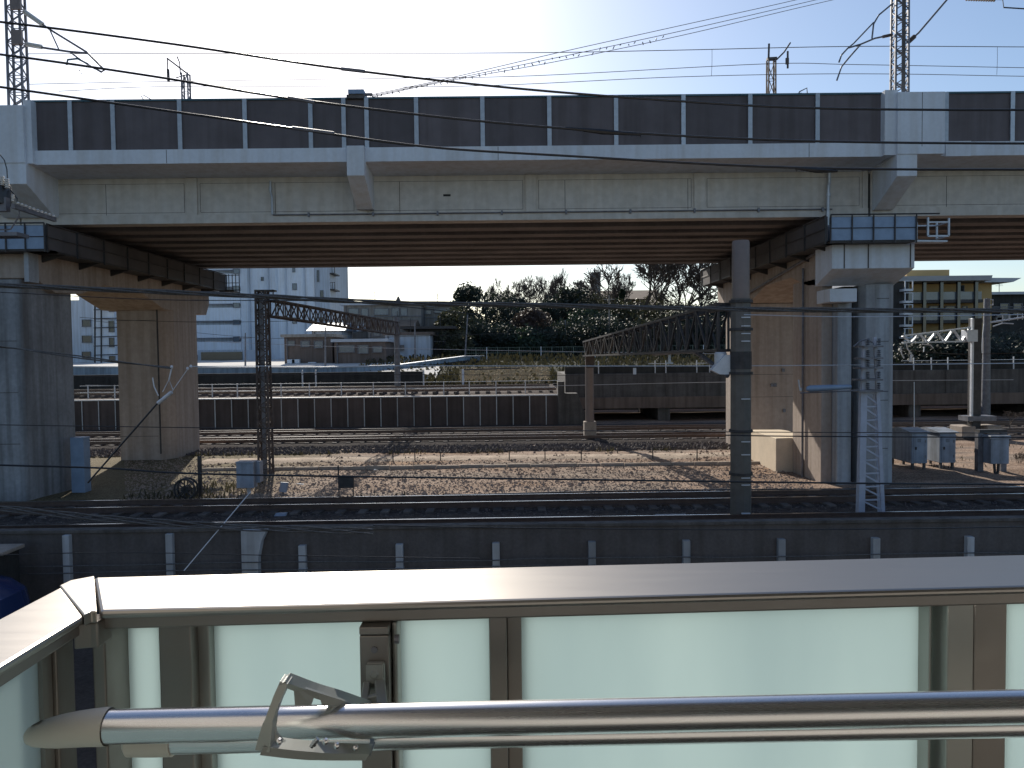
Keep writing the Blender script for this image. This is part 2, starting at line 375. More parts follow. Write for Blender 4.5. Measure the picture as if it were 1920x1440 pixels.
hl = MB()
for i in range(121):
    X = -1500+i*25; hl.v += [Vector((X,620,0)), Vector((X,640,13+5*noise.noise(Vector((X*.01,0,0)))+1.5*noise.noise(Vector((X*.08,2,0))))), Vector((X,900,10))]
for i in range(120):
    for j in range(2): k = i*3+j; hl.f.append((k, k+3, k+4, k+1))
struct(hl.build('hills', 'grass'))
# loose stones
def stones(name, m, N, fx, size, seed):
    rnd = random.Random(seed); b = MB()
    for _ in range(N):
        X, Y, z = fx(rnd); s = size*rnd.uniform(.5, 1.5)
        c = Vector((X, Y, z+s*.2)); k = len(b.v)
        a0 = rnd.uniform(0, 6.28)
        for j in range(4):
            t = a0+j*1.57+rnd.uniform(-.4, .4); b.v.append(c+Vector((math.cos(t)*s, math.sin(t)*s*.8, -s*.3)))
        b.v.append(c+Vector((rnd.uniform(-.3,.3)*s, rnd.uniform(-.3,.3)*s, s*rnd.uniform(.35,.7))))
        for j in range(4): b.f.append((k+j, k+(j+1)%4, k+4))
    o = b.build(name, m); o['kind'] = 'stuff'; o['label'] = 'loose stones strewn over the ground'; o['category'] = 'stones'; return o
def sx(r):
    Y = 22.9+10.5*r.random()**1.2; X = r.uniform(-.50, .40)*Y; return X, Y, hfun(X, Y)
o = stones('loose_gravel', 'stone', 20000, sx, .036, 3); o['label'] = 'brown gravel stones strewn over the sunlit ground under the bridge'
def sx4(r):
    Y = 23.0+11*r.random(); X = r.uniform(-.48, .40)*Y; return X, Y, hfun(X, Y)
o = stones('scattered_rocks', 'stone', 900, sx4, .085, 13); o['label'] = 'larger rocks scattered among the brown gravel'
def sx2(r):
    Y = r.uniform(34.6, 37.3); X = r.uniform(-.55, .5)*Y; return X, Y, .03
o = stones('dark_ballast_stones', 'stoned', 9000, sx2, .09, 4); o['label'] = 'dark coarse ballast along the far tracks'
def sx3(r):
    Y = r.uniform(17.8, 23.3); X = r.uniform(-.75, .75)*Y; return X, Y, .07
o = stones('near_ballast_stones', 'stoned', 8000, sx3, .04, 5); o['label'] = 'ballast stones between the rails of the near tracks'

rnd = random.Random(21); b = MB()
for i in range(2600):
    m_ = rnd.random()
    if m_ < .4: Y = 23.3+rnd.gauss(0,.25); X = rnd.uniform(-12, 16)
    elif m_ < .6: Y = rnd.uniform(23.5, 27); X = rnd.uniform(-12, -8.5)
    elif m_ < .8: Y = rnd.uniform(28, 35); X = rnd.uniform(13, 26)
    else: Y = 34.4+rnd.gauss(0,.2); X = rnd.uniform(-14, 14)
    if noise.noise(Vector((X*.6, Y*.6, 7))) < .02: continue
    h_ = rnd.uniform(.05,.22); a = rnd.uniform(0,3.14); w_ = h_*.12
    u = Vector((math.cos(a)*w_, math.sin(a)*w_, 0)); p = Vector((X,Y,0)); t_ = Vector((rnd.uniform(-.08,.08),rnd.uniform(-.08,.08),h_))
    k = len(b.v); b.v += [p-u, p+u, p+t_*.7+u*.8+Vector((.01,0,0)), p+t_*1.2]; b.f.append((k,k+1,k+2,k+3))
o = b.build('weeds', 'weed'); o['kind'] = 'stuff'; o['label'] = 'thin dry weed tufts along the edges of the sunlit gravel'; o['category'] = 'weeds'
# ================================================================ NEAR WALL
YW = 15.9
wall = thing('concrete_wall', 'long dark trackside panel wall with pale posts below the tracks', 'wall', (0, YW, -.6))
MB().box(-40, 40, YW, YW+.14, -.6, .80).build('wall_panel', 'nearwall', wall)
MB().box(-40, 40, YW-.05, YW+.20, .80, .87).build('coping', 'wallc', wall, bevel=.01)
posts_px = [567, 749, 930, 1110, 1287, 1465, 1642, 1818, 1996]
for px in posts_px:
    X = PX(px, YW-.08, 1030); bb = MB(); bb.box(X-.075, X+.075, YW-.13, YW, -.6, .50)
    bb.box(X-.085, X+.085, YW-.14, YW, -.02, .02); bb.build('post', 'postp', wall, bevel=.01)
for px in (-70, 125, 318):
    X = PX(px, YW-.08, 1010); MB().box(X-.07, X+.07, YW-.13, YW, -.6, .78).build('post', 'postp', wall, bevel=.01)
X = PX(470, YW-.1, 1000)
MB().prism([(X-.17,YW-.2,-.6),(X+.17,YW-.2,-.6),(X+.17,YW-.2,.25),(X+.24,YW-.2,.6),(X+.36,YW-.2,.85),(X-.17,YW-.2,.85)], (0,.2,0))  .build('buttress', 'postp', wall, bevel=.01)
for k, z in enumerate((.18, .03)):
    pts = [(x, YW-.22, z+.015*math.sin(x*.9+k)+noise.noise(Vector((x, k, 0)))*.02) for x in [i*.5-20 for i in range(81)]]
    tag(MB().tube(pts, .012, 5).build('trackside_cable', 'bundle'), ['upper','lower'][k]+' thin grey cable running along the face of the dark wall', 'cable')
b = MB(); pts = []
# trackside trough in front of wall
tr = MB().box(-40, 40, 17.0, 17.35, -.04, .12); tag(tr.build('cable_trough', 'wallc', bevel=.01), 'low grey concrete cable trough just behind the dark wall', 'cable trough')

# ================================================================ VIADUCT
ZB0, ZB1 = H+6.43, H+7.95       # barrier bottom/top
ZF = H+6.0                       # fascia bottom
GY = 25.4                        # girder face
ZG = H+4.40                      # girder bottom
YB = 37.6                        # far side
XJ1, XJ0 = PX(1628, GY, 360), PX(40, GY, 360)
vd = thing('railway_viaduct', 'wide concrete railway viaduct with ribbed underside crossing the whole view', 'bridge', (0, 24, 0))
spans = [(-46, XJ0-.03), (XJ0+.03, XJ1-.04), (XJ1+.04, 46)]
# deck slab w/ haunch
for a, c in spans:
    MB().prism([(a,23.95,ZF),(a,23.95,ZB0),(a,38.6,ZB0),(a,38.6,ZF),(a,37.6,ZF-.12),(a,GY,ZF-.12)], (c-a,0,0)).build('deck_slab', 'fascia', vd)
    # facade girder with framed panels
    g = MB(); g.box(a, c, GY, GY+.35, ZG+.28, ZF-.12); g.box(a, c, GY-.09, GY+.45, ZG, ZG+.28)
    gi = g.build('edge_girder', 'concw', vd)
    L = c-a; n = 5 if L < 30 else 6
    edges = [a+.0]
    for i in range(n+1):
        X = a+L*i/n
        wd = .35
        MB().box(max(a+.003, X-wd/2), min(c-.003, X+wd/2), GY-.07, GY, ZG+.285, ZF-.125).build('stiffener', 'concw', gi)
    jm = MB()
    for i in range(int(L/1.9)) if False else (1,4,6,9,11):     # shallow form-work joints
        X = a+.9+1.9*i+random.uniform(-.3,.3)
        jm.box(X-.008, X+.008, GY-.004, GY, ZG+.30, ZF-.3)
    for i in range(n):           # outline of each recessed panel
        pa_, pb_ = max(a, a+L*i/n)+.26, min(c, a+L*(i+1)/n)-.26
        for q0_, q1_ in ((ZG+.36, ZG+.372), (ZF-.30, ZF-.29)): jm.box(pa_, pb_, GY-.004, GY, q0_, q1_)
        for X_ in (pa_, pb_): jm.box(X_-.006, X_+.006, GY-.004, GY, ZG+.372, ZF-.30)
    jm.build('casting_joint', 'wallc', gi)
    for k in range(8):             # longitudinal beams
        Yc = GY+1.75+k*1.52
        s = MB(); s.box(a, c, Yc-.13, Yc+.13, ZG+.42, ZF-.12)
        s.prism([(a,Yc-.36,ZG),(a,Yc+.36,ZG),(a,Yc+.36,ZG+.26),(a,Yc+.13,ZG+.42),(a,Yc-.13,ZG+.42),(a,Yc-.36,ZG+.26)], (L,0,0))
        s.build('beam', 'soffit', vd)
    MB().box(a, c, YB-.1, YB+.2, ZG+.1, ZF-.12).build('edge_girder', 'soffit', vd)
# underside drip rail & pipe along bottom edge
pipe = MB(); zz = ZG+.26
pipe.tube([(PX(512,GY-.12,412), GY-.13, zz-.02), (PX(1560,GY-.12,412), GY-.13, zz-.02)], .022, 8)
for i in range(9):
    X = PX(512,GY,412)+1.2+i*2.1; pipe.box(X-.03, X+.03, GY-.16, GY-.09, zz-.09, zz+.05)
pipe.build('service_pipe', 'steel', vd)
d = MB(); X = PX(510, GY-.12, 370)
d.tube([(X-.05, GY-.10, ZF-.25),(X-.05, GY-.10, ZF-.6),(X, GY-.12, ZF-.75),(X, GY-.12, zz)], .035, 8); d.lathe((X-.05,GY-.10,ZF-.55), [(.055,0),(.055,.12)], 8)
d.build('drain_pipe', 'galv', vd)
d = MB(); X = PX(1553, GY-.12, 380)
d.tube([(X+.03, GY-.12, ZF-.12),(X+.03, GY-.12, ZF-.5),(X, GY-.14, ZF-.6),(X-.03, GY-.14, ZG-.3)], .055, 8); d.lathe((X,GY-.14,ZF-.95), [(.075,0),(.075,.1)], 8)
d.build('drain_pipe', 'galv', vd)
# fascia joints (thin dark recess strips)
for px in (312, 934, 1517, 1820):
    X = PX(px, 23.95, 290); MB().box(X-.008, X+.008, 23.945, 23.95, ZF+.01, ZB0-.01).build('fascia_joint', 'wallc', vd)
for X in (XJ1,):
    MB().box(X-.06, X+.06, GY-.02, GY+.05, ZG+.1, ZF-.2).build('expansion_joint', 'joint', vd)
# crash scrape on girder
X = PX(838, GY, 365); MB().box(X-.12, X+.12, GY-.006, GY, PZ(367,GY), PZ(363,GY)).build('scrape_mark', 'walld', vd)

# brackets for the masts (corbels + enclosures)
def corbel(x0, x1, ztop, zb, yf, name='mast_bracket', side=.0):
    o = MB().prism([(x0, yf, zb), (x0, yf, ztop), (x0, GY+.1, ztop), (x0, GY, zb-.75), (x0, GY-.25, zb-.75)], (x1-x0, 0, 0))
    return o.build(name, 'fascia', vd, bevel=.01)
yf = 23.72
corbel(PX(650,yf,300), PX(683,yf,300), ZB0+.0, PZ(329,yf,672), yf)
corbel(PX(1682,yf,300), PX(1720,yf,300), ZB0, PZ(330,yf,1700), yf)
corbel(PX(-55,yf,300), PX(48,yf,300), ZB0, PZ(345,yf,20), yf)
# enclosures
def encl(x0, x1, top, yf, label_joint=True):
    o = MB().box(x0, x1, yf, 24.7, ZF+.0, top).build('mast_enclosure', 'fascia', vd, bevel=.012)
    X = (x0+x1)/2+.02
    MB().box(X-.008, X+.008, yf-.004, yf, ZB0-.2, top-.02).build('enclosure_joint', 'wallc', o)
    return o
encl(PX(1683,23.7,230), PX(1772,23.7,230), PZ(172,23.7,1720), 23.69)
MB().box(PX(1659,23.8,230), PX(1683,23.8,230)-.004, 23.80, 24.7, ZF+.003, ZB1+.03).build('mast_enclosure', 'fascia', vd)
encl(PX(-70,23.7,230), PX(44,23.7,230), PZ(197,23.7,20), 23.69)
MB().box(PX(44,23.8,230)+.004, PX(59,23.8,230), 23.80, 24.7, ZF+.003, ZB1-.03).build('mast_enclosure', 'fascia', vd)
MB().box(PX(1772,23.9,280)+.01, PX(1820,23.9,280), 23.88, 23.95, ZF-.03, ZB0-.0).build('fascia_cover', 'fascia', vd)

# noise barrier : one thing
def barrier(name, label, Yb, z0, z1, xs, pm, pw, postm, cap=True, panel_thick=.06, lean=0):
    t = thing(name, label, 'noise barrier', (xs[len(xs)//2], Yb, z0))
    for X in xs: 
        bb = MB(); bb.box(X-pw/2, X+pw/2, Yb-.06, Yb-.02, z0, z1+.02); bb.box(X-pw*.12, X+pw*.12, Yb-.02, Yb+.1, z0, z1+.02)
        bb.build('post', postm, t)
    for a, c in zip(xs[:-1], xs[1:]):
        if c-a > .3: 
            MB().box(a+pw*.13, c-pw*.13, Yb, Yb+panel_thick, z0+.01, z1-.02).build('panel', pm, t)
    if cap: MB().box(xs[0], xs[-1], Yb-.04, Yb+.12, z1-.02, z1+.035).build('top_strip', 'teal', t)
    return t
xs = [PX(p, 24.05, 235) for p in (60,133,213,338,460,583,645,688,781,905,1030,1155,1281,1406,1532,1657)]
barrier('noise_barrier', 'brown panelled noise barrier with grey posts on the viaduct between the grey enclosures', 24.06, ZB0, ZB1, xs, 'panel', .13, 'galv')
xs = [PX(p, 24.05, 235) for p in (1773,1897,2021,2145)]
barrier('noise_barrier', 'short stretch of brown noise barrier right of the tall grey enclosure', 24.06, ZB0, ZB1, xs, 'panel', .13, 'galv')
xs = [-20.6-2.07*i for i in range(4)][::-1]; xs[-1] = PX(-72, 24.05, 235)
barrier('noise_barrier', 'brown noise barrier beyond the left grey enclosure', 24.06, ZB0, ZB1, xs, 'panel', .13, 'galv')
xs = [-24+2.07*i for i in range(24)]
barrier('noise_barrier', 'noise barrier on the far edge of the viaduct deck, seen from behind', 38.4, ZB0, ZB1-.05, xs, 'panel', .13, 'galv')
# junction box on the barrier top
bx = thing('barrier_top_box', 'grey steel box sitting on the barrier top above the centre bracket', 'box', (PX(672,24,180), 24.1, ZB1))
x0, x1 = PX(650,24,180), PX(682,24,180)
MB().box(x0, x1, 23.95, 24.45, ZB1-.02, ZB1+.10).build('base', 'wallc', bx, bevel=.01)
MB().box(x0+.06, x1+.02, 23.9, 24.5, ZB1+.10, ZB1+.24).build('body', 'bsteel', bx, bevel=.01)
MB().tube([(x1+.02,24.1,ZB1+.14),(x1+.25,24.1,ZB1+.14)], .05, 8).build('connector', 'steel', bx)
lp = MB(); X = PX(277, 24.4, 185)
lp.tube([(X+.15,24.5,ZB1-.1),(X-.12,24.4,ZB1+.12),(X-.2,24.4,ZB1+.26),(X-.1,24.4,ZB1+.27),(X+.15,24.4,ZB1+.12),(X+.3,24.5,ZB1-.05)], .014, 6)
tag(lp.build('cable_loop', 'cable'), 'black loop of cable sticking up over the barrier near the left mast', 'cable')

# ================================================================ PIERS
def pier(kind):
    s = -1 if kind == 'left' else 1
    if kind == 'left': xa, xb = -17.3, -14.6
    else: xa, xb = 10.45, 12.55
    inner = xb if kind == 'left' else xa
    t = thing('bridge_pier', {'left':'left concrete pier with a blue cabinet at the foot of its front column',
                              'right':'right concrete pier beside the grey lattice tower, its rear column sunlit at the side'}[kind],
              'bridge pier', ((xa+xb)/2, 30, 0), 'two column piers holding up the viaduct')
    zc = H+2.15; zt = H+3.95
    cap = MB()   # cap beam profile in YZ
    prof = [(24.0,H+2.55),(25.1,zc+.02),(26.6,zc+.1),(28.2,zc+.55),(31.0,zc+.5),(33.0,zc-.05),(37.6,zc-.05),(38.0,zc+.5),(38.0,zt),(24.0,zt)]
    cap.prism([(xa, y, z) for y, z in prof], (xb-xa, 0, 0)); cp = cap.build('cap_beam', 'concp' , t, bevel=.02)
    if kind == 'left':
        col = MB(); c = .35
        poly = [(xa,23.9+c),(xa+c,23.9),(-15.03,23.9),(-14.97,23.96),(-14.78,26.3),(xa,26.3)]
        col.prism([(x,y,-.6) for x,y in poly], (0,0,H+2.5+.6)); col.build('front_column', 'concd', t, bevel=.02)
        jt = MB()
        for z in (1.8, 3.4, 5.0): jt.box(xa+.36, xb-.56, 23.894, 23.9, z-.01, z+.01)
        jt.build('casting_joint', 'wallc', t)
        poly = [(-16.75,33.2),(-15.0,33.2),(-14.75,33.5),(-14.6,33.9),(-14.6,36.4),(-16.75,36.4)]
        rc = MB().prism([(x,y,-.6) for x,y in poly], (0,0,zc+.6)); rc.build('rear_column', 'concp', t, bevel=.02)
        gr = MB(); gr.tube([(-14.98,33.14,.3),(-14.98,33.14,zc)], .035, 6); gr.box(-16.755,-15.1,33.19,33.2,zc-.5,zc-.485); gr.box(-16.755,-15.1,33.19,33.2,1.05,1.065)
        gr.build('earth_pipe', 'dsteel', t)
        MB().box(-14.72,-14.58,23.7,24.2,H+2.4,zt).build('cap_rib', 'conc', t)
    else:
        A0, A1 = PX(1570,25.0,700), PX(1598,25.0,700); B0, B1 = PX(1619,24.9,700), PX(1684,24.9,700)
        c2 = MB(); c2.box(xa-.0, A0+.02, 25.45, 28.0, -.6, zc+.3); c2.build('front_column', 'concp', t, bevel=.02)
        MB().box(A0+.02, A1, 25.05, 26.5, -.6, zc-.55).build('pilaster', 'conc', t, bevel=.03)
        MB().box(A1, B0, 25.7, 26.5, -.6, zc).build('column_web', 'wallc', t)
        col = MB(); n = 18; cx = (B0+B1)/2; rx = (B1-B0)/2
        poly = [(B0,26.5),(B0,25.3),(B0+.15,25.05),(B0+.4,24.9),(B1-.3,24.9),(B1-.1,25.05),(B1,25.3),(B1,28.0),(A0+.02,28.0),(A0+.02,26.5)]
        col.prism([(x,y,-.6) for x,y in poly], (0,0,zc+.6)); col.build('front_column', 'conc', t, bevel=.02)
        a, b_ = PX(1556,24.55,550), PX(1607,24.55,550)
        MB().box(a, b_, 24.55, 25.6, PZ(566,24.55,1580), PZ(541,24.55,1580)).build('corbel', 'fascia', t, bevel=.015)
        MB().box(xa, 12.5, 33.2, 36.6, -.6, zc-.06).build('rear_column', 'concp', t, bevel=.03)
        # front face block of the cap, wider
        a, b_ = PX(1560,23.9,480), PX(1715,23.9,480)
        MB().prism([(a,23.9,H+2.55),(a,25.2,H+2.12),(a,25.2,zt),(a,23.9,zt)], (b_-a,0,0)).build('cap_head', 'fascia', t, bevel=.015)
        st = MB()
        for px in (1628, 1583, 1707): X = PX(px,23.9,480); st.box(X-.02, X+.02, 23.893, 23.9, H+2.56, zt-.2)
        st.build('joint_line', 'wallc', t)
        dp = MB(); dp.tube([(xa-.08,33.0,H+2.5),(xa-.08,27.8,H+3.05),(xa-.08,25.6,H+3.3),(xa-.08,25.3,H+3.45)], .05, 8)
        dp.tube([(xa-.06,26.9,-.3),(xa-.06,26.9,H+2.9)], .04, 8); dp.build('drain_pipe', 'steel', t)
        fx = MB()
        for z, y in ((H-.25,34.2),): pass
        for px, py in ((1468,694),(1447,722),(1453,722),(1470,770)):
            q = P(px,py,33.2); MB().box(q.x-.06,q.x+.06,33.14,33.2,q.z-.07,q.z+.07).build('wall_fixing', 'steel', t)
        jt = MB()
        for py in (702,744,820): z = PZ(py,33.2,1450); jt.box(xa-.004, 12.4, 33.194, 33.2, z-.008, z+.008)
        for py in (560,640,750,840): z = PZ(py,25,1650); jt.box(B0+.42, B1-.32, 24.894, 24.9, z-.01, z+.01)
        jt.build('casting_joint', 'wallc', t)
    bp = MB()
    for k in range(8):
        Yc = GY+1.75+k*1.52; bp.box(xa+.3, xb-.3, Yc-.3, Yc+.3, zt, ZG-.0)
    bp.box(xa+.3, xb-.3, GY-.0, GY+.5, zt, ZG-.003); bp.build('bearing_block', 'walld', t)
    return t
pl = pier('left'); pr = pier('right')

# inspection walkways hung on the caps: solid panel parapets + railing
def walkway(kind):
    if kind == 'left': xi, xo, ins = -14.6, -13.85, 1
    else: xi, xo, ins = 10.45, 9.75, -1
    t = thing('inspection_walkway', {'left':'blue grey inspection walkway along the left pier cap, reaching back to the far column',
                                     'right':'blue grey inspection walkway around the right pier cap with an open frame'}[kind],
              'walkway', (xo, 24, H+3.3), 'inspection walkways on the pier caps')
    z0, z1 = H+3.35, H+4.08
    lo, hi = min(xi,xo), max(xi,xo)
    MB().box(lo, hi, 23.6, 38.3, z0-.06, z0).build('floor_plate', 'dsteel', t)
    bb = MB(); x0, x1 = (xo-.04, xo) if ins > 0 else (xo, xo+.04)
    for i in range(9):
        ya = 23.4+i*1.65; bb.box(x0, x1, ya+.01, ya+1.64, z0, z1)
    bb.build('side_panel', 'shadepanel', t)
    rl = MB(); rl.tube([(xo+ins*.03,23.4,z1+.02),(xo+ins*.03,38.3,z1+.02)], .022, 6); rl.tube([(xo+ins*.03,23.4,(z0+z1)/2),(xo+ins*.03,38.3,(z0+z1)/2)], .013, 6)
    for i in range(10): Y = 23.42+i*1.65; rl.bar((xo+ins*.03,Y,z0-.1),(xo+ins*.03,Y,z1+.02), .04)
    rl.build('side_railing', 'dsteel', t)
    br = MB()
    for i in range(7): Y = 24.4+i*2.1; MB().prism([(xi,Y,z0-.06),(xo,Y,z0-.06),(xi,Y,z0-.28)], (0,.08,0)).build('support_bracket', 'dsteel', t)
    fa, fb = (-19.5, xo) if ins > 0 else (PX(1556,23.4,430), PX(1716,23.4,430))
    if ins > 0: fa = PX(-60,23.4,430)
    MB().box(fa, fb, 23.4, 24.0, z0-.06, z0-.003).build('floor_plate', 'dsteel', t)
    fp = MB(); n = 4
    for i in range(n): fp.box(fa+(fb-fa)*i/n+.01, fa+(fb-fa)*(i+1)/n-.01, 23.36, 23.40, z0, z1-.03)
    fp.build('front_panel', 'bsteel', t)
    fr = MB(); fr.tube([(fa,23.33,z1+.04),(fb+(.7 if ins<0 else 0),23.33,z1+.04)], .024, 6); fr.tube([(fa,23.33,(z0+z1)/2),(fb,23.33,(z0+z1)/2)], .013, 6)
    for i in range(5): X = fa+(fb-fa)*i/4; fr.bar((X,23.33,z0-.1),(X,23.33,z1+.04), .035)
    fr.build('front_railing', 'dsteel', t)
    if ins < 0:
        f2 = MB(); a, c = PX(1738,23.4,430), PX(1777,23.4,430); za, zb = PZ(443,23.4,1757), PZ(417,23.4,1757)
        for q in ((a,c),):
            f2.bar((a,23.35,za-.0),(a,23.35,zb+.15), .05); f2.bar((c,23.35,za),(c,23.35,zb+.12), .05)
            f2.bar((a,23.35,za),(c,23.35,za), .05); f2.bar((a,23.35,zb),(c,23.35,zb), .04); f2.bar((fb,23.6,z0-.03),(c,23.6,z0-.05), .4, .05)
            f2.bar((a,24.0,za),(a,24.0,zb+.1), .05); f2.bar((c,24.0,za),(c,24.0,zb+.1), .05); f2.bar((a,24.0,zb),(c,24.0,zb), .04); f2.bar((c,23.35,zb),(c,24.0,zb), .04); f2.bar((c,23.35,za),(c,24.0,za), .04)
        f2.build('open_frame', 'galv', t)
    else:
        f2 = MB(); 
        for i in range(5): X = xo+i*.17; f2.bar((X,38.2,z0-.1),(X,38.2,z1+.05), .03)
        for z in (z0, z0+.35, z1): f2.bar((xo,38.2,z),(xo+.68,38.2,z), .03)
        f2.bar((xo,37.8,z0-.12),(xo+.7,37.8,z0-.12), .9, .06)
        f2.build('open_frame', 'dsteel', t)
walkway('left'); walkway('right')
# conduit duct with pale clips over left walkway
# plinth beside the right pier
pt = thing('concrete_plinth', 'cream concrete block at the foot of the right pier rear column', 'concrete block', G(1455,884))
q = [G(1407,862), G(1455,885), G(1519,882), G(1470,862)]
zt_ = PZ(822, q[1].y, 1455)
MB().quadbox([Vector((v.x,v.y,-.1)) for v in q]+[Vector((v.x,v.y,zt_)) for v in q]).build('block', 'cream', pt, bevel=.02)
# blue grey panel on the left front column
tag(MB().box(PX(137,25.5,860), PX(162,25.5,860), 25.35, 25.75, -.05, PZ(820,25.4,150)).build('equipment_cabinet', 'bsteel', bevel=.015), 'tall blue grey cabinet standing against the left front column', 'cabinet')

# ================================================================ LATTICE MASTS
def lattice(b, base, top, w0, w1, n, leg=.05, br=.03, d0=None, d1=None):
    base, top = Vector(base), Vector(top); d0 = d0 or w0; d1 = d1 or w1
    def cor(t): 
        w = w0+(w1-w0)*t; d = d0+(d1-d0)*t; c = base.lerp(top, t)
        return [c+Vector((sx*w/2, sy*d/2, 0)) for sx, sy in ((-1,-1),(1,-1),(1,1),(-1,1))]
    a, z = cor(0), cor(1)
    for i in range(4): b.bar(a[i], z[i], leg)
    for k in range(n):
        p, q = cor(k/n), cor((k+1)/n)
        for i in range(4):
            j = (i+1)%4
            if (k+i)%2: b.bar(p[i], q[j], br)
            else: b.bar(p[j], q[i], br)
            if k%2 == 0: b.bar(q[i], q[j], br*.8)
    return b
def mast(px, Y, wpx, zb, zt, label, n, m='steel', rod=True):
    X = PX(px, Y, 100); wd = wpx/1440*Y
    t = thing('catenary_mast', label, 'catenary mast', (X, Y, zb), 'lattice masts standing on the viaduct')
    lattice(MB(), (X,Y,zb), (X,Y,zt), wd, wd*.85, n, .06, .03, .3, .3).build('lattice', m, t)
    return t, X
t, X = mast(32, 24.9, 27, ZB0+.2, H+13.5, 'tall lattice mast rising from the left grey enclosure', 26)
for z in (PZ(10,24.9,35), PZ(75,24.9,35)): MB().box(X-.02, X+.3, 24.65, 24.75, z-.22, z+.22).build('sign_plate', 'brown', t)
c = MB(); Q = lambda x, y: P(x, y, 24.9)
c.tube([Q(46,22),Q(93,55),Q(163,98),Q(190,125),Q(196,131),Q(190,135),Q(178,128)], .035, 6)
c.tube([Q(50,83),Q(78,89),Q(130,97),Q(165,100)], .035, 6)
c.tube([Q(93,55),Q(110,92)], .022, 6); c.tube([Q(132,98),Q(152,113),Q(178,129)], .03, 6); c.build('cantilever_arm', 'steel', t)
MB().tube([Q(46,22),Q(80,46)], .075, 8).build('insulator', 'porc', t); MB().tube([Q(50,83),Q(78,88)], .075, 8).build('insulator', 'porc', t)
c = MB(); c.tube([Q(125,122),Q(127,112),Q(145,110),Q(165,120)], .03, 6); c.build('pull_off_arm', 'teal', t)
c = MB(); c.tube([Q(144,127),Q(168,153)], .015, 6); c.build('steady_wire', 'wire', t)
t, X = mast(1687, 24.9, 25, ZB0+.2, H+13.5, 'tall lattice mast rising beside the right grey enclosure', 26, 'steel')
MB().bar((X-.03,24.6,ZB0),(X-.03,24.6,H+13.5), .1, .06).build('mast_plate', 'wallc', t)
c = MB(); c.tube([Q(1672,8),Q(1648,28),Q(1638,45),Q(1635,72)], .028, 6); c.tube([Q(1638,42),Q(1600,82),Q(1590,90)], .025, 6)
c.tube([Q(1673,65),Q(1640,72),Q(1614,83),Q(1590,90),Q(1578,103),Q(1573,117)], .028, 6); c.tube([Q(1614,83),Q(1592,108),Q(1578,125),Q(1569,151)], .028, 6)
c.tube([Q(1704,78),Q(1722,62),Q(1775,0),Q(1800,-30)], .032, 6)
c.build('cantilever_arm', 'steel', t)
MB().tube([Q(1673,65),Q(1655,69)], .05, 8).build('insulator', 'rust', t); MB().tube([Q(1702,80),Q(1715,68)], .07, 8).build('insulator', 'rust', t)
Q = lambda x, y: P(x, y, 38.0)
t, X = mast(347, 38.0, 13, ZB0, PZ(138,38,347), 'small lattice mast beyond the barrier, left of the centre', 8)
c = MB(); c.bar(Q(313,109),Q(355,141), .07); c.tube([Q(332,106),Q(337,118),Q(338,140)], .03, 6); c.tube([Q(314,110),Q(315,150)], .03, 6); c.tube([Q(330,146),Q(350,140)], .025, 6)
c.build('cantilever_arm', 'dsteel', t)
MB().tube([Q(315,130),Q(316,153)], .07, 6).build('insulator', 'dsteel', t)
t, X = mast(1446, 38.0, 15, ZB0, PZ(112,38,1446), 'small lattice mast beyond the barrier, right of the centre', 8, 'rust')
c = MB(); c.tube([Q(1441,112),Q(1442,82)], .05, 6); c.tube([Q(1456,112),Q(1470,98),Q(1482,80)], .04, 6); c.bar(Q(1438,111),Q(1456,110), .2, .12)
c.build('cantilever_arm', 'dsteel', t)
c = MB(); c.tube([Q(1477,96),Q(1477,128)], .05, 6); c.lathe(Q(1476,120), [(.09,0),(.09,.28)], 8); c.build('insulator', 'dsteel', t)
c = MB(); c.tube([Q(1494,182),Q(1499,172),Q(1513,165),Q(1514,180)], .03, 5); c.tube([Q(1490,176),Q(1503,175)], .03, 5)
tag(c.build('bent_rod', 'dsteel'), 'thin bent rod sticking up beyond the barrier right of the centre', 'rod')

# ================================================================ WIRES
def sag(a, b_, s, n=24):
    return [a.lerp(b_, i/n) - Vector((0,0,s*4*(i/n)*(1-i/n))) for i in range(n+1)]
def smooth(pts, n=8):
    pts = [Vector(p) for p in pts]; out = []
    q = [pts[0]*2-pts[1]]+pts+[pts[-1]*2-pts[-2]]
    for i in range(1, len(q)-2):
        p0, p1, p2, p3 = q[i-1:i+3]
        for k in range(n):
            t = k/n; out.append(.5*((2*p1)+(p2-p0)*t+(2*p0-5*p1+4*p2-p3)*t*t+(3*p1-p0-3*p2+p3)*t**3))
    out.append(pts[-1]); return out
def wire(name, label, px, r, m, cat='cable', group=None, n=6):
    pts = smooth([P(x, y, Y) for x, y, Y in px]); o = MB().tube(pts, r, n).build(name, m, smooth=True)
    return tag(o, label, cat, group)
D = 11.0
for lab, px, sl in (
    ('topmost thick black cable falling from upper left to the right', [(-300,12,D),(0,41,D),(320,82,D),(640,129,D),(960,165,D),(1280,190,D),(1540,203,D),(1920,206,D),(2300,200,D)], [(640,129),(684,134)]),
    ('middle thick black cable crossing the brown barrier', [(-300,70,D),(0,102,D),(280,142,D),(540,184,D),(850,222,D),(1150,247,D),(1500,264,D),(1920,269,D),(2300,266,D)], [(540,183),(590,192)]),
    ('lowest thick black cable crossing the barrier and the girder', [(-300,122,D),(0,163,D),(280,203,D),(550,241,D),(800,275,D),(1060,292,D),(1480,314,D),(1920,318,D),(2300,315,D)], [(548,240),(626,250)])):
    t = thing('overhead_cable', lab, 'cable', P(px[0][0], px[0][1], D), 'three black cables across the top of the view')
    MB().tube(smooth([P(*p) for p in px]), .017, 8).build('sheath', 'cable', t, smooth=True)
    a, c = sl; MB().tube([P(a[0],a[1],D), P(c[0],c[1],D)], .026, 8).build('joint_sleeve', 'steel', t, smooth=True)
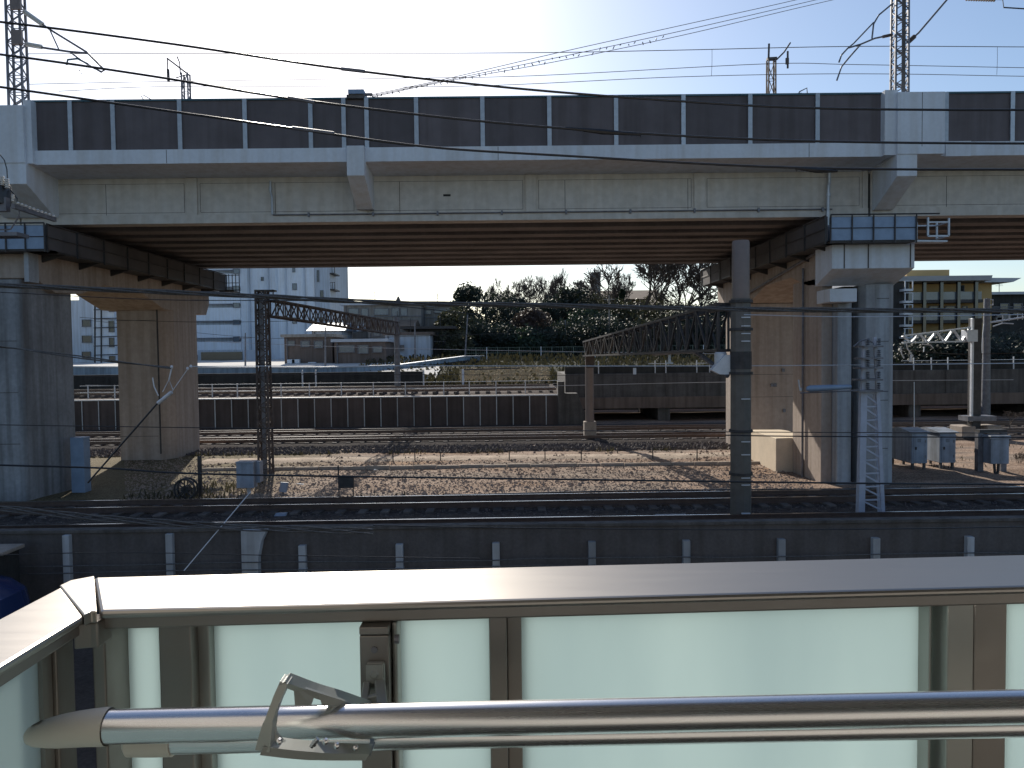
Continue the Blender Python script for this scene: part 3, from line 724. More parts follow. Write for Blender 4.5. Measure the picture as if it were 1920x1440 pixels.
# ragged cable wrap on the lower two
for (px, lab) in (((1060,1200,240,252), 'dark frayed wrap hanging on the middle black cable'), ((1490,1570,315,321), 'dark frayed wrap hanging on the lowest black cable')):
    rnd = random.Random(px[0]); c = MB(); xa, xb, ya, yb = px
    c.tube([P(xa,ya,D),P((xa+xb)/2,(ya+yb)/2+1,D),P(xb,yb,D)], [.014,.038,.018], 7)
    for i in range(26):
        u = rnd.random(); x = xa+(xb-xa)*u; y = ya+(yb-ya)*u; c.tube([P(x,y,D), P(x+rnd.uniform(-4,4), y+rnd.uniform(3,7), D+rnd.uniform(-.03,.03))], [.008,.002], 3)
    tag(c.build('cable_wrap', 'cable'), lab, 'cable wrap')
def bundle(label, px, r, rr, m='bundle', seed=1, strands=3, tw=1.6):
    t = thing('cable_bundle', label, 'cable', P(*px[0])); base = smooth([P(*p) for p in px], 14)
    for k in range(strands):
        pts = []; L = 0
        for i, p in enumerate(base):
            if i: L += (p-base[i-1]).length
            a = L*tw+k*2*math.pi/strands; pts.append(p+Vector((0, math.cos(a), math.sin(a)))*rr*(1+.3*noise.noise(Vector((L*.7,k,seed)))))
        MB().tube(pts, r, 6).build('strand', m, t, smooth=True)
    return t
bundle('thick twisted grey cable bundle crossing just below the ribbed deck', [(-200,530,14),(0,535,14),(250,545,14),(500,556,14),(750,568,14),(1000,572,14),(1400,580,14),(1920,583,14),(2150,584,14)], .020, .030, strands=4)
bundle('pale twin cable sagging across the left columns to the dead end', [(-200,632,12),(0,650,12),(100,663,12),(200,676,12),(322,690,12)], .012, .016, strands=2)
bundle('lowest tangled cable bundle at lower left in front of the dark wall', [(-200,938,12),(0,953,12),(150,968,12),(320,981,12),(480,990,12),(700,996,12)], .012, .045, strands=4, tw=2.2)
for lab, px, r, m in (
    ('thin dark cable passing above the lattice tower foot', [(-200,866,13),(0,872,13),(200,878,13),(400,889,13),(1000,898,13),(1600,906,13),(1920,908,13),(2200,909,13)], .017, 'cable'),
    ('thin pale wire running level past the brown steel pole', [(355,687,20),(700,686,20),(1380,686,20),(1920,681,20),(2200,679,20)], .012, 'psteel'),
    ('thin bright wire at the level of the far rails', [(-100,795,16),(380,802,16),(900,806,16),(1400,810,16),(1920,812,16),(2200,813,16)], .010, 'wire'),
    ('dark wire just above the cream plinth', [(300,862,16),(700,860,16),(1360,816,16.2),(1500,818,16),(1920,820,16),(2200,820,16)][2:], .014, 'cable'),
    ('thin wire hanging low over the near rails', [(700,985,12.5),(1000,990,12.5),(1500,993,12.5),(2100,985,12.5)], .010, 'cable'),
    ('thin diagonal wire low at left over the tangled bundle', [(-100,1044,13),(200,1036,13),(500,1041,13),(900,1047,13)], .008, 'wire')):
    wire('overhead_wire', lab, px, r, m)
for lab, px in (
    ('pale wire crossing the white block just above the parapet', [(385,640,45),(700,652,45),(1100,660,45),(1400,664,45)]),
    ('thin wire sloping across the low houses to the tree row', [(160,600,60),(500,634,60),(850,628,60),(1050,622,60)]),
    ('thin wire low over the raised tracks', [(160,706,44),(600,702,44),(1060,704,44),(1380,706,44)]),
    ('thin pale wire over the far panel barrier', [(160,722,40),(500,728,40),(900,726,40),(1380,716,40),(1900,712,40)]),
    ('thin dark wire under the twisted bundle at left', [(0,548,16),(300,562,16),(640,566,16),(900,590,16)]),
    ('thin wire from the white truss to the right edge', [(1690,655,38),(1800,664,38),(1950,660,38)]),
    ('thin pale wire just under the twisted bundle at right', [(1395,590,15),(1600,594,15),(1920,590,15)]),
    ('fine wire across the upper part of the pier gap at left', [(150,595,30),(230,600,30),(400,604,30),(640,600,30)])):
    wire('overhead_wire', lab, px, .014 if px[0][2] > 30 else .009, 'psteel' if 'pale' in lab else 'wire', n=5)
# guy wires
g = thing('guy_wire', 'pale guy wire slanting down from the cable dead end to the lower left', 'guy wire', P(345,1100,11))
MB().tube([P(345,1070,11.5),P(470,922,12.6)], .008, 6).build('lower_wire', 'psteel', g)
q = thing('guy_wire', 'dark guy wire slanting across the left rear column', 'guy wire', P(165,900,12))
MB().tube([P(165,905,12),P(305,745,12)], .014, 6).build('strand', 'cable', q)
c = MB(); c.tube([P(296,756,12),P(322,735,12)], .03, 8); c.tube([P(305,735,12),P(317,712,12),P(324,730,12)], .008, 5); c.tube([P(286,708,12),P(289,725,12),P(297,742,12)], .010, 5); c.tube([P(322,690,12),P(317,712,12)], .012, 5)
c.tube([P(322,735,12),P(352,692,12)], .006, 5); c.build('turnbuckle', 'psteel', q)
for x_, y_, l_ in ((322,689,'pale metal clamp at the very end of the pale twin cable'),(352,692,'lower of the two tiny pale clamps right of the twin cable end'),(358,688,'upper of the two tiny pale clamps right of the twin cable end')): tag(MB().lathe(P(x_,y_+2,12), [(.015,0),(.024,.02),(.015,.05)], 8).build('cable_clamp', 'psteel'), l_, 'clamp')
# railway catenary over the viaduct deck
for lab, px, r in (
    ('thin contact wire highest over the viaduct', [(50,101,30),(500,100,30),(980,99,30),(1270,94,30),(1600,87,30),(1920,88,30),(2100,89,30)], .014),
    ('second thin wire over the viaduct', [(50,158,30),(300,153,30),(720,147,30),(1000,142,30),(1430,120,30),(1600,121,30),(1920,127,30),(2100,130,30)], .012),
    ('third thin wire low over the viaduct', [(110,171,30),(330,162,30),(850,162,30),(1250,145,30),(1500,139,30),(1700,139,30),(1920,143,30),(2100,144,30)], .012),
    ('faint wire nearly touching the barrier top at right', [(1280,181,36),(1500,178,36),(2100,178,36)], .012)):
    wire('catenary_wire', lab, px, r, 'wire', 'wire')
for k, (x, ya, yb) in enumerate(((1335,92,142),(1870,88,140))):
    wire('dropper_wire', ['left','right'][k]+' short vertical dropper wire linking two catenary wires', [(x,ya,30),(x,(ya+yb)/2,30),(x-1,yb,30)], .008, 'wire', 'wire')
for k, off in enumerate((0, 11, 20)):
    wire('feeder_wire', ['upper','middle','lower'][k]+' of the three wires rising to the upper right from the barrier box',
         [(690+k*4,179+k*1.5,24.3),(840,147+off*.25,26),(1050,98+off*.8,28),(1280,47+off*.95,30),(1500,-2+off*.8,32),(1700,-52+off,34)], .012, 'wire', 'wire')
rnd = random.Random(2); ws = thing('wire_spacers', 'row of small spacer clips along the three rising wires', 'clips', P(700,180,24.4))
for i in range(46):
    u = (i/46)**1.1; x = 698+u*560; y = (180-(x-690)*.213)+4*u+rnd.uniform(-1,5)*(.4+u)
    Yd = 24.4+u*4.8; MB().bar(P(x,y,Yd), P(x+rnd.uniform(-3,3),y+rnd.uniform(2,6),Yd), .03).build('clip', 'wire', ws)
# insulator strings at the upper right corner
t = thing('insulator_string', 'rusty ribbed insulator string cut by the top right corner', 'insulator', P(1850,0,12))
c = MB(); a, e = P(1812,-4,12), P(1868,-2,12)
for i in range(12): u = i/12; p = a.lerp(e, u); c.lathe(p, [(.012,0),(.045,.006),(.045,.012),(.012,.022)], 10, (1,0,0))
c.build('discs', 'rust', t); MB().tube([P(1800,-4,12),P(1880,-1,12),P(1882,14,12),P(1930,17,12),P(2100,20,12)], .010, 6).build('lead_wire', 'cable', t)

# ================================================================ NEAR POLE-MOUNTED EQUIPMENT (left edge)
t = thing('pole_transformer', 'black pole mounted transformer with bushings cut by the left edge', 'transformer', P(-40,420,12))
c = MB(); pc = P(-6,365,12)
c.lathe(pc-Vector((0,0,.18)), [(.10,0),(.20,.03),(.20,.30),(.17,.36),(.05,.38)], 16); c.build('tank', 'cable', t, smooth=True)
for x, y, s in ((13,335,1),(24,360,.7),(4,330,1)):
    p = P(x,y+18,11.9); c = MB()
    for i in range(5): c.lathe(p+Vector((0,0,i*.03*s)), [(.02*s,0),(.038*s,.008),(.02*s,.03*s)], 10)
    c.build('bushing', 'porc', t)
c = MB(); c.tube([P(0,290,12),P(8,300,12),P(13,318,12),P(14,340,12)], .009, 6); c.tube([P(20,356,12),P(32,372,12),P(33,392,12)], .012, 6); c.build('lead_wire', 'cable', t)
c = MB(); c.box(pc.x-.5, pc.x+.38, 11.85, 12.15, PZ(445,12,0), PZ(438,12,0)); c.box(pc.x-.45, pc.x+.2, 11.9, 12.0, PZ(398,12,0), PZ(372,12,0)); c.tube([P(-40,432,12),P(20,430,12),P(36,405,12),P(36,395,12)], .012, 6)
c.build('mounting_frame', 'steel', t)
t = thing('cross_arm', 'grey steel cross arm with a row of small pale clips at the left edge', 'cross arm', P(25,385,11.8))
MB().bar(P(24,386,11.8), P(103,412,13.6), .05, .07).build('arm', 'steel', t)
for i in range(10): p = P(34+i*7.4, 383+i*2.6, 11.8+i*.2); MB().lathe(p, [(.018,0),(.026,.02),(.01,.035)], 8).build('clip', 'porc', t)
# utility pole carrying it, just outside the frame to the left
MBp = MB(); pp = P(-75,665,12); MBp.lathe((pp.x,pp.y,-.6), [(.19,0),(.14,11.5)], 20)
up = tag(MBp.build('utility_pole', 'wallc', smooth=True), 'round concrete utility pole left of the view carrying the transformer', 'utility pole')

# ================================================================ BROWN STEEL POLE WITH GANTRY
q0 = G(1389, 979); X0, Y0 = q0.x, q0.y
t = thing('gantry_pole', 'thick brown steel pole with short pale rungs standing right of the centre', 'pole', (X0, Y0, 0))
rt = 16/1440*Y0
MB().lathe((X0,Y0,PZ(560,Y0,1389)), [(rt,0),(rt,PZ(455,Y0,1389)-PZ(560,Y0,1389)),(rt*.9,PZ(453,Y0,1389)-PZ(560,Y0,1389)+.02)], 28).build('upper_tube', 'brown', t, smooth=True)
MB().lathe((X0,Y0,-.1), [(.285,0),(.275,.3),(.26,PZ(560,Y0,1389)+.1)], 8).build('lower_shaft', 'brownd', t)
c = MB()
for y in (596,612,626,640,747,826,850,893,906,958,968):
    z = PZ(y,Y0,1389); MB().box(X0-.07, X0+.15, Y0-.31, Y0-.27, z-.012, z+.012).build('rung', 'psteel', t)

c = MB()
for y in (566, 618, 700, 808, 888): z = PZ(y,Y0,1389); MB().lathe((X0,Y0,z-.03), [(.30,0),(.30,.07)], 16).build('band', 'dsteel', t)
MB().lathe((X0,Y0,PZ(692,Y0,1389)), [(.27,0),(.27,.45)], 16, ).build('junction_collar', 'dsteel', t)
MB().lathe((X0-.45,Y0+.25,PZ(692,Y0,1370)), [(.01,0),(.16,.0),(.16,.40),(.13,.44)], 14).build('side_drum', 'psteel', t)
c = MB()
c.prism([P(1334,694,Y0),P(1360,666,Y0),P(1378,665,Y0),P(1378,702,Y0),P(1350,702,Y0)], (0,.25,0)); c.build('bracket_plate', 'psteel', t)
# gantry truss from pole to far pole
q1 = G(1106, 826); X1, Y1 = q1.x, q1.y
g = thing('catenary_gantry', 'dark lattice gantry beam running from the brown pole to the far slim pole', 'gantry', ((X0+X1)/2,(Y0+Y1)/2,6))
def truss(nm, m, A, B, hA, hB, wd, n, par, leg=.06, br=.04):
    A, B = Vector(A), Vector(B); d = (B-A); sd_ = Vector((-d.y, d.x, 0)).normalized()*wd/2; c = MB()
    def cor(t): p = A.lerp(B, t); h = hA+(hB-hA)*t; return [p-sd_, p+sd_, p+sd_+Vector((0,0,h)), p-sd_+Vector((0,0,h))]
    a, z = cor(0), cor(1)
    for i in range(4): c.bar(a[i], z[i], leg)
    for k in range(n):
        p, q_ = cor(k/n), cor((k+1)/n)
        for i in range(4):
            j = (i+1)%4; c.bar(p[i] if k%2 else p[j], q_[j] if k%2 else q_[i], br); c.bar(p[i], p[j], br)
    return c.build(nm, m, par)
zA0, zA1 = PZ(656,Y0,1389), PZ(568,Y0,1389)
zB0, zB1 = PZ(667,Y1,1106), PZ(641,Y1,1106)
truss('truss', 'dsteel', (X0-.2,Y0+.3,zA0), (X1,Y1,zB0), zA1-zA0, zB1-zB0, .6, 22, g, .075, .055)
c = MB(); c.tube(smooth([P(1225,664,27),P(1290,659,24),P(1310,664,23),P(1345,690,21.2),P(1365,705,20.8)]), .07, 6); c.build('knee_brace', 'steel', g)
c = MB(); 
for x, y in ((1250,662),(1256,680)): pass
c.bar(P(1255,664,26),P(1255,680,26), .08); c.bar(P(1246,662,26),P(1275,662,26), .06); c.bar(P(1248,681,26),P(1262,681,26), .05); c.bar(P(1190,690,28),P(1190,702,28), .1); c.build('hanger', 'psteel', g)
t = thing('far_gantry_pole', 'slim grey pole at the far end of the gantry beside the rails', 'pole', (X1,Y1,0))
MB().lathe((X1,Y1,0), [(.24,0),(.22,.02),(.21,zB1)], 14).build('shaft', 'brown', t, smooth=True)
MB().box(X1-.3,X1+.3,Y1-.3,Y1+.3,-.1,PZ(790,Y1,1106)).build('footing', 'slabc', t, bevel=.02)
MB().box(X1-.22,X1+.22,Y1-.35,Y1-.2,zB0-.6,zB0+.75).build('end_plate', 'rust', t, bevel=.02)

# left lattice mast with gantry
q2 = G(499, 888); X2, Y2 = q2.x, q2.y; zT = PZ(545,Y2,497)
t = thing('lattice_pole', 'dark rusty lattice pole standing on the gravel left of the centre', 'pole', (X2,Y2,0))
lattice(MB(), (X2,Y2,-.1), (X2,Y2,zT), .42, .36, 24, .07, .035).build('lattice', 'rust', t)
MB().box(X2-.10,X2+.04,Y2-.06,Y2+.06,0,zT-.3).build('centre_plate', 'steel', t)
c = MB(); c.box(X2-.22,X2+.5,Y2-.2,Y2+.2,zT-.04,zT+.02); c.box(X2-.22,X2+.5,Y2-.2,Y2-.17,zT-.3,zT-.24); c.box(X2-.22,X2-.16,Y2-.2,Y2-.17,zT-.3,zT); c.box(X2+.1,X2+.14,Y2-.2,Y2-.17,zT-.3,zT); c.box(X2+.46,X2+.5,Y2-.2,Y2-.17,zT-.3,zT); c.build('head_frame', 'dsteel', t)
q3 = P(745,690,55); X3, Y3 = q3.x, 55
g = thing('catenary_gantry', 'brown lattice gantry beam running back from the rusty lattice pole', 'gantry', (X2,Y2,6))
truss('truss', 'rust', (X2+.2,Y2+.2,PZ(592,Y2,515)), (X3,Y3,PZ(628,Y3,745)), PZ(562,Y2,515)-PZ(592,Y2,515), .9, .5, 30, g, .05, .04)
t = thing('far_gantry_pole', 'grey pole carrying the far end of the brown gantry on the raised tracks', 'pole', (X3,Y3,1.9))
MB().lathe((X3,Y3,1.9), [(.22,0),(.2,PZ(595,Y3,745)-1.9)], 12).build('shaft', 'steel', t, smooth=True)

# right pole with white truss
q4 = G(1826, 822); X4, Y4 = q4.x, q4.y
t = thing('truss_pole', 'square pole with a white strip and white truss arm at far right', 'pole', (X4,Y4,0))
MB().box(X4-.22,X4+.22,Y4-.2,Y4+.2,0,PZ(597,Y4,1826)).build('shaft', 'dsteel', t, bevel=.02)
MB().box(X4-.29,X4-.20,Y4-.26,Y4-.08,PZ(790,Y4,1826),PZ(597,Y4,1826)).build('cable_guard', 'psteel', t, bevel=.02)
c = MB(); a = P(1686,632,Y4); e = P(1812,628,Y4)
def tz(u): return .38+.12*u
n=8
for s_ in (-.05,.05):
    lo = [Vector((a.x+(e.x-a.x)*i/n, Y4-.3+s_, a.z-.28+.03*i/n)) for i in range(n+1)]
    hi = [p+Vector((0,0,.32+.35*i/n)) for i, p in enumerate(lo)]
    c.bar(lo[0],lo[-1],.07); c.bar(hi[0],hi[-1],.07)
    for i in range(n): c.bar(lo[i],hi[i+1],.055) if i%2 else c.bar(hi[i],lo[i+1],.055)
c.build('truss_arm', 'psteel', t)
MB().box(PX(1801,Y4,632),X4-.2,Y4-.56,Y4-.04,PZ(641,Y4,1815),PZ(619,Y4,1815)).build('arm_plate', 'psteel', t, bevel=.01)
c = MB(); Q = lambda x, y: P(x, y, Y4-.3)
c.tube([Q(1698,640),Q(1702,655),Q(1712,668)], .03, 5); c.tube([Q(1733,650),Q(1732,660)], .03, 5); c.tube([Q(1730,645),Q(1745,647),Q(1750,653)], .03, 5); c.tube([Q(1709,665),Q(1707,679)], .06, 6); c.tube([Q(1688,650),Q(1691,665),Q(1695,672)], .03, 5)
c.build('pull_off_arm', 'psteel', t)
c = MB(); c.box(PX(1803,Y4,815),PX(1856,Y4,815),Y4-.5,Y4+.3,PZ(788,Y4,1826),PZ(779,Y4,1826)); c.build('base_frame', 'steel', t)
for k, (x0, x1) in enumerate(((1791,1816),(1837,1864))):
    f = MB(); a, e = PX(x0,Y4,815), PX(x1,Y4,815)
    f.box(a, e, Y4-.6, Y4+.5, -.1, PZ(797,Y4,1826)); tag(f.build('concrete_footing', 'slabc', bevel=.04), ['left','right'][k]+' pale concrete footing block beside the far right pole', 'concrete block')
t = thing('wire_pole', 'round grey pole with a bright bracket arm at the far right', 'pole', P(1850,690,46))
c = MB(); xx = PX(1850,46,620); c.lathe((xx,46,0), [(.26,0),(.17,PZ(560,46,1850))], 12); c.build('shaft', 'steel', t, smooth=True)
c = MB(); Q = lambda x, y: P(x, y, 46)
c.tube([Q(1855,605),Q(1880,601),Q(1925,594),Q(2000,590)], .06, 6); c.tube([Q(1862,612),Q(1880,606),Q(1900,607)], .04, 6)
for x in (1880, 1892, 1908, 1917): c.tube([Q(x,603-(x-1880)*.1),Q(x,590-(x-1880)*.1)], .025, 5)
c.tube([Q(1849,560),Q(1862,562),Q(1862,572),Q(1852,572)], .03, 5); c.tube([Q(1846,600),Q(1843,625),Q(1841,662)], .03, 5); c.build('bracket_arm', 'psteel', t)

# ================================================================ GREY LATTICE TOWER
a, e = G(1608, 979), G(1661, 979); Yt = a.y; zt2 = PZ(705,Yt,1632); 
t = thing('lattice_tower', 'grey tapered lattice tower with ribbed insulator head beside the right pier', 'tower', ((a.x+e.x)/2,Yt,0))
la, ra = Vector((a.x+.08,Yt,-.05)), Vector((e.x-.05,Yt,-.05)); lb, rb = P(1619,733,Yt), P(1645,733,Yt)
lt = P(1622,640,Yt); rt_ = P(1640,632,Yt)
c = MB(); c.bar(la, lb, .16, .10); c.bar(la+Vector((.05,.3,0)), lb+Vector((.03,.2,0)), .08, .06); c.bar(lb, lt, .12, .1); c.build('left_leg', 'towerp', t)
c = MB(); c.bar(ra, rb, .09); c.bar(ra+Vector((.05,.3,0)), rb+Vector((.03,.2,0)), .06); c.bar(rb, rt_, .07); c.build('right_leg', 'towerp', t)
c = MB(); n = 10
for k in range(n):
    u, v = k/n, (k+.8)/n
    c.bar(la.lerp(lb, v), ra.lerp(rb, u), .05, .04); c.bar(la.lerp(lb, v), ra.lerp(rb, min(1,u+.85/n)), .045, .035)
c.build('bracing', 'towerp', t)
c = MB()
for k, py in enumerate((650, 672, 690, 712, 733)):
    z = PZ(py,Yt,1632); c.box(lt.x-.12-.03*k, rt_.x+.12, Yt-.22, Yt+.3, z-.02, z+.025)
    for dx in (-.02, .26): 
        for j in range(4): c.lathe((lt.x+dx+.05,Yt-.1,z+.04+j*.045), [(.02,0),(.055,.012),(.02,.035)], 8)
c.build('switch_head', 'steel', t)
c = MB(); c.tube([P(1600,650,Yt-.2),P(1612,640,Yt-.2),P(1625,636,Yt-.2),P(1636,642,Yt-.2)], .02, 6); c.tube([P(1500,737,Yt-.2),P(1620,732,Yt-.2),P(1665,734,Yt-.2)], .018, 6); c.build('jumper_lead', 'steel', t)
c = MB(); pA, pB = P(1512,729,Yt-.2), P(1595,725,Yt-.2); c.tube([pA, pA.lerp(pB,.08), pA.lerp(pB,.5), pA.lerp(pB,.85), pB], [.05,.085,.075,.06,.055], 12); c.build('blue_cylinder', 'bsteel', t, smooth=True)
c = MB(); c.tube([P(1497,712,Yt-.2),P(1500,732,Yt-.2)], .02, 5); c.lathe(P(1501,733,Yt-.2), [(.03,0),(.03,.08)], 8); c.build('end_clamp', 'galv', t)

# ================================================================ TRACKSIDE OBJECTS
def cabinet(px0, px1, ptop, pbot, label, leg_y, side=.9):
    g0 = G((px0+px1)/2, leg_y); Y = g0.y; x0, x1 = PX(px0,Y,850), PX(px1,Y,850); z0, z1 = PZ(pbot,Y,(px0+px1)/2), PZ(ptop,Y,(px0+px1)/2)
    t = thing('signal_cabinet', label, 'cabinet', ((x0+x1)/2, Y, 0), 'blue grey cabinets beside the right pier')
    MB().box(x0, x1, Y, Y+side, z0, z1).build('body', 'cab', t, bevel=.02)
    MB().prism([(x0-.06,Y-.08,z1),(x0-.06,Y-.08,z1+.04),(x0-.06,Y+side/2,z1+.14),(x0-.06,Y+side+.08,z1+.04),(x0-.06,Y+side+.08,z1)], (x1-x0+.12,0,0)).build('roof', 'cab', t)
    d = MB().box(x0+.06, x1-.06, Y-.02, Y, z0+.08, z1-.1).build('door', 'cab', t, bevel=.008)
    MB().box(x0+.12, x0+.17, Y-.045, Y-.02, (z0+z1)/2-.05, (z0+z1)/2+.05).build('handle', 'dsteel', d)
    for zz_ in (z0+.25, z1-.3): MB().box(x1-.10, x1-.07, Y-.035, Y-.02, zz_-.05, zz_+.05).build('hinge', 'steel', d)
    sl = MB()
    for k_ in range(4): sl.box(x0+.2, x1-.25, Y-.028, Y-.02, z1-.22-k_*.035, z1-.205-k_*.035)
    sl.build('vent', 'dsteel', d)
    for X in (x0+.08, x1-.08):
        for yy in (Y+.08, Y+side-.08): MB().box(X-.04, X+.04, yy-.04, yy+.04, -.1, z0).build('leg', 'wallc', t)
    return t
cabinet(1709, 1739, 812, 869, 'blue grey trackside cabinet nearest the right pier', 884, 1.6)
cabinet(1762, 1792, 812, 868, 'blue grey trackside cabinet between the pier side one and the footings', 882, 1.6)
gq = G(1870, 890); Y = gq.y
t = thing('equipment_box', 'grey box hung on a frame of two posts at the right edge', 'equipment box', (gq.x, Y, 0))
MB().box(PX(1853,Y,850),PX(1887,Y,850),Y-.15,Y+.3,PZ(869,Y,1870),PZ(822,Y,1870)).build('box', 'cab', t, bevel=.02)
MB().box(PX(1851,Y,850),PX(1889,Y,850),Y-.2,Y+.34,PZ(822,Y,1870),PZ(816,Y,1870)).build('lid', 'cab', t, bevel=.02)
for px in (1849, 1893): X = PX(px,Y,850); MB().box(X-.1,X+.1,Y+.3,Y+.5,-.1,PZ(812,Y,1870)).build('post', 'steel', t)
MB().box(PX(1845,Y,850),PX(1897,Y,850),Y+.25,Y+.55,PZ(812,Y,1870),PZ(807,Y,1870)).build('cross_beam', 'dsteel', t)
c = MB(); c.tube([P(1864,869,Y),P(1866,892,Y)], .05, 6); c.tube([P(1872,869,Y),P(1871,885,Y),P(1867,896,Y)], .05, 6); c.build('conduit', 'dsteel', t)
# thin antenna rod behind the cabinet
tag(MB().tube([P(1714,800,30),P(1714,716,30)], .022, 6).build('antenna_rod', 'galv'), 'thin upright rod behind the nearest blue grey cabinet', 'rod')
# box on post (left)
gq = G(468, 925); Y = gq.y
t = thing('post_box', 'blue grey box on a short post left of the rusty lattice pole', 'equipment box', (gq.x,Y,0))
MB().box(PX(448,Y,890),PX(480,Y,890),Y-.25,Y+.15,PZ(913,Y,465),PZ(867,Y,465)).build('box', 'cab', t, bevel=.012)
MB().box(PX(447,Y,890),PX(481,Y,890),Y-.27,Y+.17,PZ(867,Y,465),PZ(864,Y,465)).build('lid', 'cab', t, bevel=.01)
MB().box(gq.x-.05,gq.x+.05,Y-.1,Y,-.1,PZ(913,Y,465)).build('post', 'galv', t)
MB().box(PX(479,Y,890)+.01,PX(491,Y+.2,890),Y+.0,Y+.35,PZ(905,Y,485),PZ(866,Y,485)).build('side_box', 'cab', t, bevel=.01)
# sign box on legs
gq = G(650, 936); Y = gq.y
t = thing('trackside_board', 'small dark board on two legs with a thin mast on the gravel', 'board', (gq.x,Y,0))
MB().box(PX(634,Y,905),PX(663,Y,905),Y-.03,Y+.12,PZ(915,Y,650),PZ(894,Y,650)).build('board', 'dsteel', t, bevel=.01)
for px in (635, 662): X = PX(px,Y,905); MB().box(X-.015,X+.015,Y,Y+.03,0,PZ(895,Y,650)).build('leg', 'dsteel', t)
X = PX(634,Y,880); MB().box(X-.02,X+.02,Y,Y+.04,PZ(895,Y,634),PZ(873,Y,634)).build('thin_mast', 'dsteel', t)
# cable reel + post
gq = G(352, 938); Y = gq.y
t = thing('cable_reel', 'dark wheel shaped reel lying against a post left on the grass', 'reel', (gq.x,Y,0))
c = MB(); pc = P(346,918,Y); n = 20
for k in (0, 1):
    yy = pc.y+k*.25
    pts = [Vector((pc.x+math.cos(a*2*math.pi/n)*.32, yy, pc.z+math.sin(a*2*math.pi/n)*.32)) for a in range(n+1)]
    c.tube(pts, .035, 6, False)
    for a in range(4): 
        u = a*math.pi/4; c.bar((pc.x-math.cos(u)*.32,yy,pc.z-math.sin(u)*.32),(pc.x+math.cos(u)*.32,yy,pc.z+math.sin(u)*.32),.03)
c.tube([(pc.x,pc.y,pc.z),(pc.x,pc.y+.25,pc.z)], .12, 12); c.build('wheel', 'dsteel', t)
g2 = G(376, 932); X = g2.x
tag(MB().box(X-.055,X+.055,g2.y-.05,g2.y+.05,-.05,PZ(855,g2.y,376)).build('trackside_post', 'dsteel', bevel=.01), 'dark square post beside the wheel shaped reel', 'post')
# light boards
gq = G(530, 925); Y = gq.y
t = thing('tilted_board', 'small pale blue board on a stub beside the shaded gravel edge', 'board', (gq.x,Y,0))
MB().prism([P(523,922,Y),P(537,924,Y),P(541,905,Y),P(526,904,Y)], (0,.03,0)).build('board', 'cab', t)
MB().box(gq.x-.03,gq.x+.03,Y+.03,Y+.08,-.05,PZ(921,Y,530)).build('stub', 'wallc', t)
q = G(520,978,.25); 
tag(MB().prism([P(507,979,20.6),P(530,980,20.6),P(537,961,20.9),P(517,962,20.9)], (.02,.05,0)).build('scrap_sheet', 'cab'), 'bent grey blue sheet lying by the near rails at left', 'scrap sheet')
# slab by near rails
q = [G(1222,983,.16), G(1305,984,.16), G(1285,963,.16), G(1228,964,.16)]
c = MB().quadbox([Vector((v.x,v.y,.02)) for v in q]+[v for v in q]); tag(c.build('cover_slab', 'dirt', bevel=.01), 'flat grey slab lying between the near rails', 'slab')
q = G(424,960); tag(MB().lathe((q.x,q.y,-.02), [(.12,0),(.10,.09),(.02,.12)], 9).build('pale_stone', 'dirt'), 'pale blue grey stone in the shade by the near rails', 'stone')
q = G(1517,931); tag(MB().lathe((q.x,q.y,-.02), [(.09,0),(.13,.06),(.09,.13),(.02,.17)], 7).build('litter_bag', 'cab'), 'crumpled pale bag at the gravel edge right of the brown pole', 'litter')
# low post and wire fence
f = thing('low_rope_fence', 'low line of thin posts and wire across the sunlit gravel', 'fence', (0,29,0))
first = None
pts = []
for px, top, bot in ((737,836,866),(778,838,864),(826,846,864),(955,842,863),(1022,838,863),(1090,838,863),(1158,835,852),(1224,836,860),(1307,836,864)):
    q = G(px, bot); z = PZ(top,q.y,px); MB().box(q.x-.02,q.x+.02,q.y-.02,q.y+.02,-.05,z).build('post', 'dsteel', f); pts.append(Vector((q.x,q.y,z-.08)))
MB().tube(pts, .010, 4).build('wire', 'dsteel', f)
# kerb edging lines on the gravel
c = MB(); prev = None
for i in range(26):
    X = -12+i*.92; c.box(X+.01, X+.91, 29.9+.02*math.sin(i), 30.02+.02*math.sin(i), -.05, .11+.01*math.sin(i*3))
tag(c.build('edging_kerb', 'slabc', bevel=.01), 'pale line of low concrete edging across the sunlit gravel', 'kerb')
c = MB(); c.tube(smooth([(x, 23.9+.15*math.sin(x*.4)+x*.02, .05) for x in range(-3, 14)]), .03, 6); tag(c.build('ground_cable', 'cable'), 'dark cable lying along the near edge of the gravel', 'cable')

rnd = random.Random(31)
for k, (lab, px, py) in enumerate((('crumpled white scrap on the gravel near the rusty lattice pole',563,908),('short pale offcut lying on the gravel right of the dark board',704,884),('small pale rag on the gravel edge left of the brown pole',1268,928))):
    q = G(px, py); c = MB(); pts_ = [Vector((q.x+rnd.uniform(-.14,.14), q.y+rnd.uniform(-.1,.1), rnd.uniform(.0,.1))) for _ in range(7)]
    c.v += pts_; c.f += [(0,1,2),(2,3,0),(0,3,4),(4,5,0),(0,5,6),(6,1,0),(1,6,3)]
    tag(c.build('scrap', 'white'), lab, 'litter')
